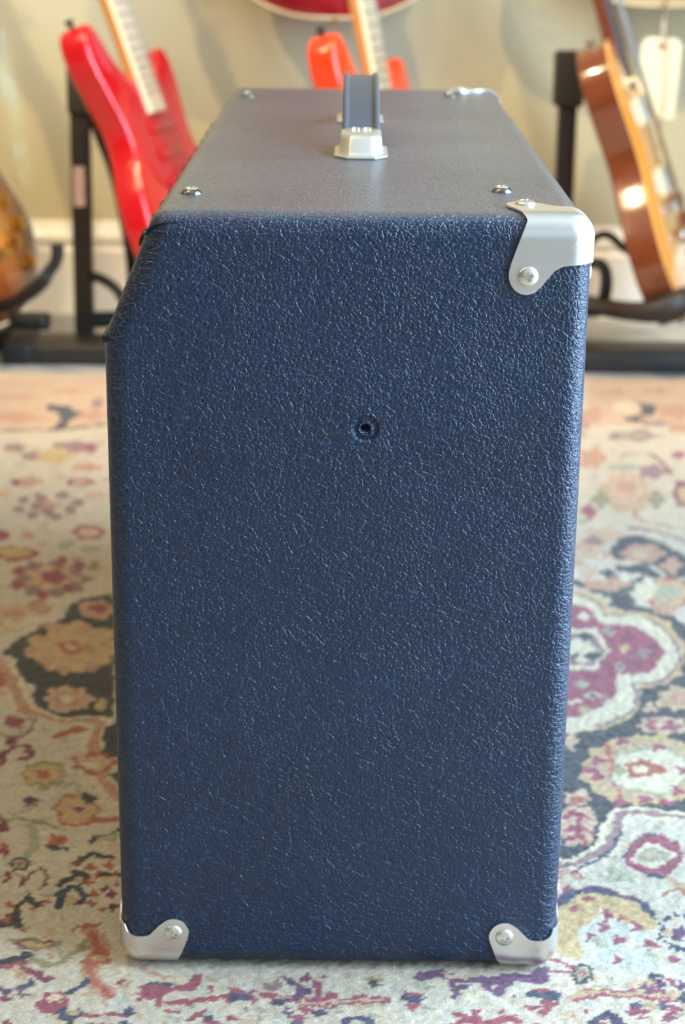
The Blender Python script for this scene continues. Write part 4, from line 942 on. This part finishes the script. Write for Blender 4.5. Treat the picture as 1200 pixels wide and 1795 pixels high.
# centre stand (orange-red guitar), almost wholly behind the amplifier
s4, P = stand('black guitar stand glimpsed behind the orange-red guitar and the amplifier', (.06, .40, 1.60, 1.69), .115, 1.745, .40, (.33, .42, .0165))
tube('cradle_arm', [P(.115, 1.73, .06), P(.15, 1.66, .05), P(.20, 1.60, .045), P(.22, 1.58, .08)], .009, m_rub, s4)

# ---------------- paper tag and string ----------------
def tag_mesh():
    w_, h_, c = .0305, .119, .009; ol = [(-w_, 0), (w_, 0), (w_, h_-c), (w_-c, h_), (-w_+c, h_), (-w_, h_-c)]
    bm = bmesh.new(); fv = [bm.verts.new((x, 0, z)) for x, z in ol]; hz = h_-.012
    hv = [bm.verts.new((.003*math.cos(k*math.pi/6), 0, hz+.003*math.sin(k*math.pi/6))) for k in range(12)]
    es = [bm.edges.new((fv[i], fv[(i+1) % 6])) for i in range(6)]+[bm.edges.new((hv[i], hv[(i+1) % 12])) for i in range(12)]
    bmesh.ops.triangle_fill(bm, use_beauty=True, edges=es)
    r = bmesh.ops.extrude_face_region(bm, geom=list(bm.faces)); bmesh.ops.translate(bm, vec=(0, .0006, 0), verts=[v for v in r['geom'] if isinstance(v, bmesh.types.BMVert)])
    return bm, hz
tT = on_y(1152, 66, 1.87); tB = on_y(1146, 207, 1.87)
tg = empty('paper_tag', (tB.x, 1.87, tB.z), 'manila paper price tag hanging on a string below the pale yellow guitar', 'tag', rot=(0, math.radians(-2.5)*-1, 0))
bm, hz = tag_mesh(); k_ = (tT.z-tB.z)/.119; card = from_bm('card', bm, mat('manila_card', srgb(250, 236, 200), .7, noise=(40, .03)), tg, False); 
lathe('reinforcement', [(.0032, -.0004), (.0065, -.0004), (.0065, .0010), (.0032, .0010)], mat('red_paper_eyelet', srgb(196, 140, 112), .7), tg, 20, Matrix.Translation((0, .0002, hz)) @ Matrix.Rotation(math.pi/2, 4, 'X'))
m_thread = mat('white_thread', srgb(205, 203, 205), .7)
zt_ = .486-tB.z
tube('thread', [(0, -.001, hz), (.001, -.0012, hz+.012), (.0025, .01, hz+.026), (.004, .028, zt_+.0)], .0016, m_thread, tg, 8)
tube('thread', [(0, .0015, hz), (-.001, .004, hz+.012), (.0005, .014, hz+.026), (.003, .030, zt_+.0)], .0014, m_thread, tg, 8)
cp = [on_y(x, y, 1.86) for x, y in ((1168, 162), (1163, 190), (1157, 225), (1154, 262), (1157, 300), (1160, 345), (1156, 392))]

cd_ = empty('tan_cord', (cp[0].x, cp[0].y, cp[0].z), 'thin tan cord hanging in front of the manila tag', 'cord')
m_cord = mat('tan_cord', srgb(150, 124, 74), .7)
tube('strand', [Vector(p)-cp[0] for p in [on_y(1166, -12, 1.868), on_y(1170, 60, 1.862)]+cp], .0011, m_cord, cd_, 8)
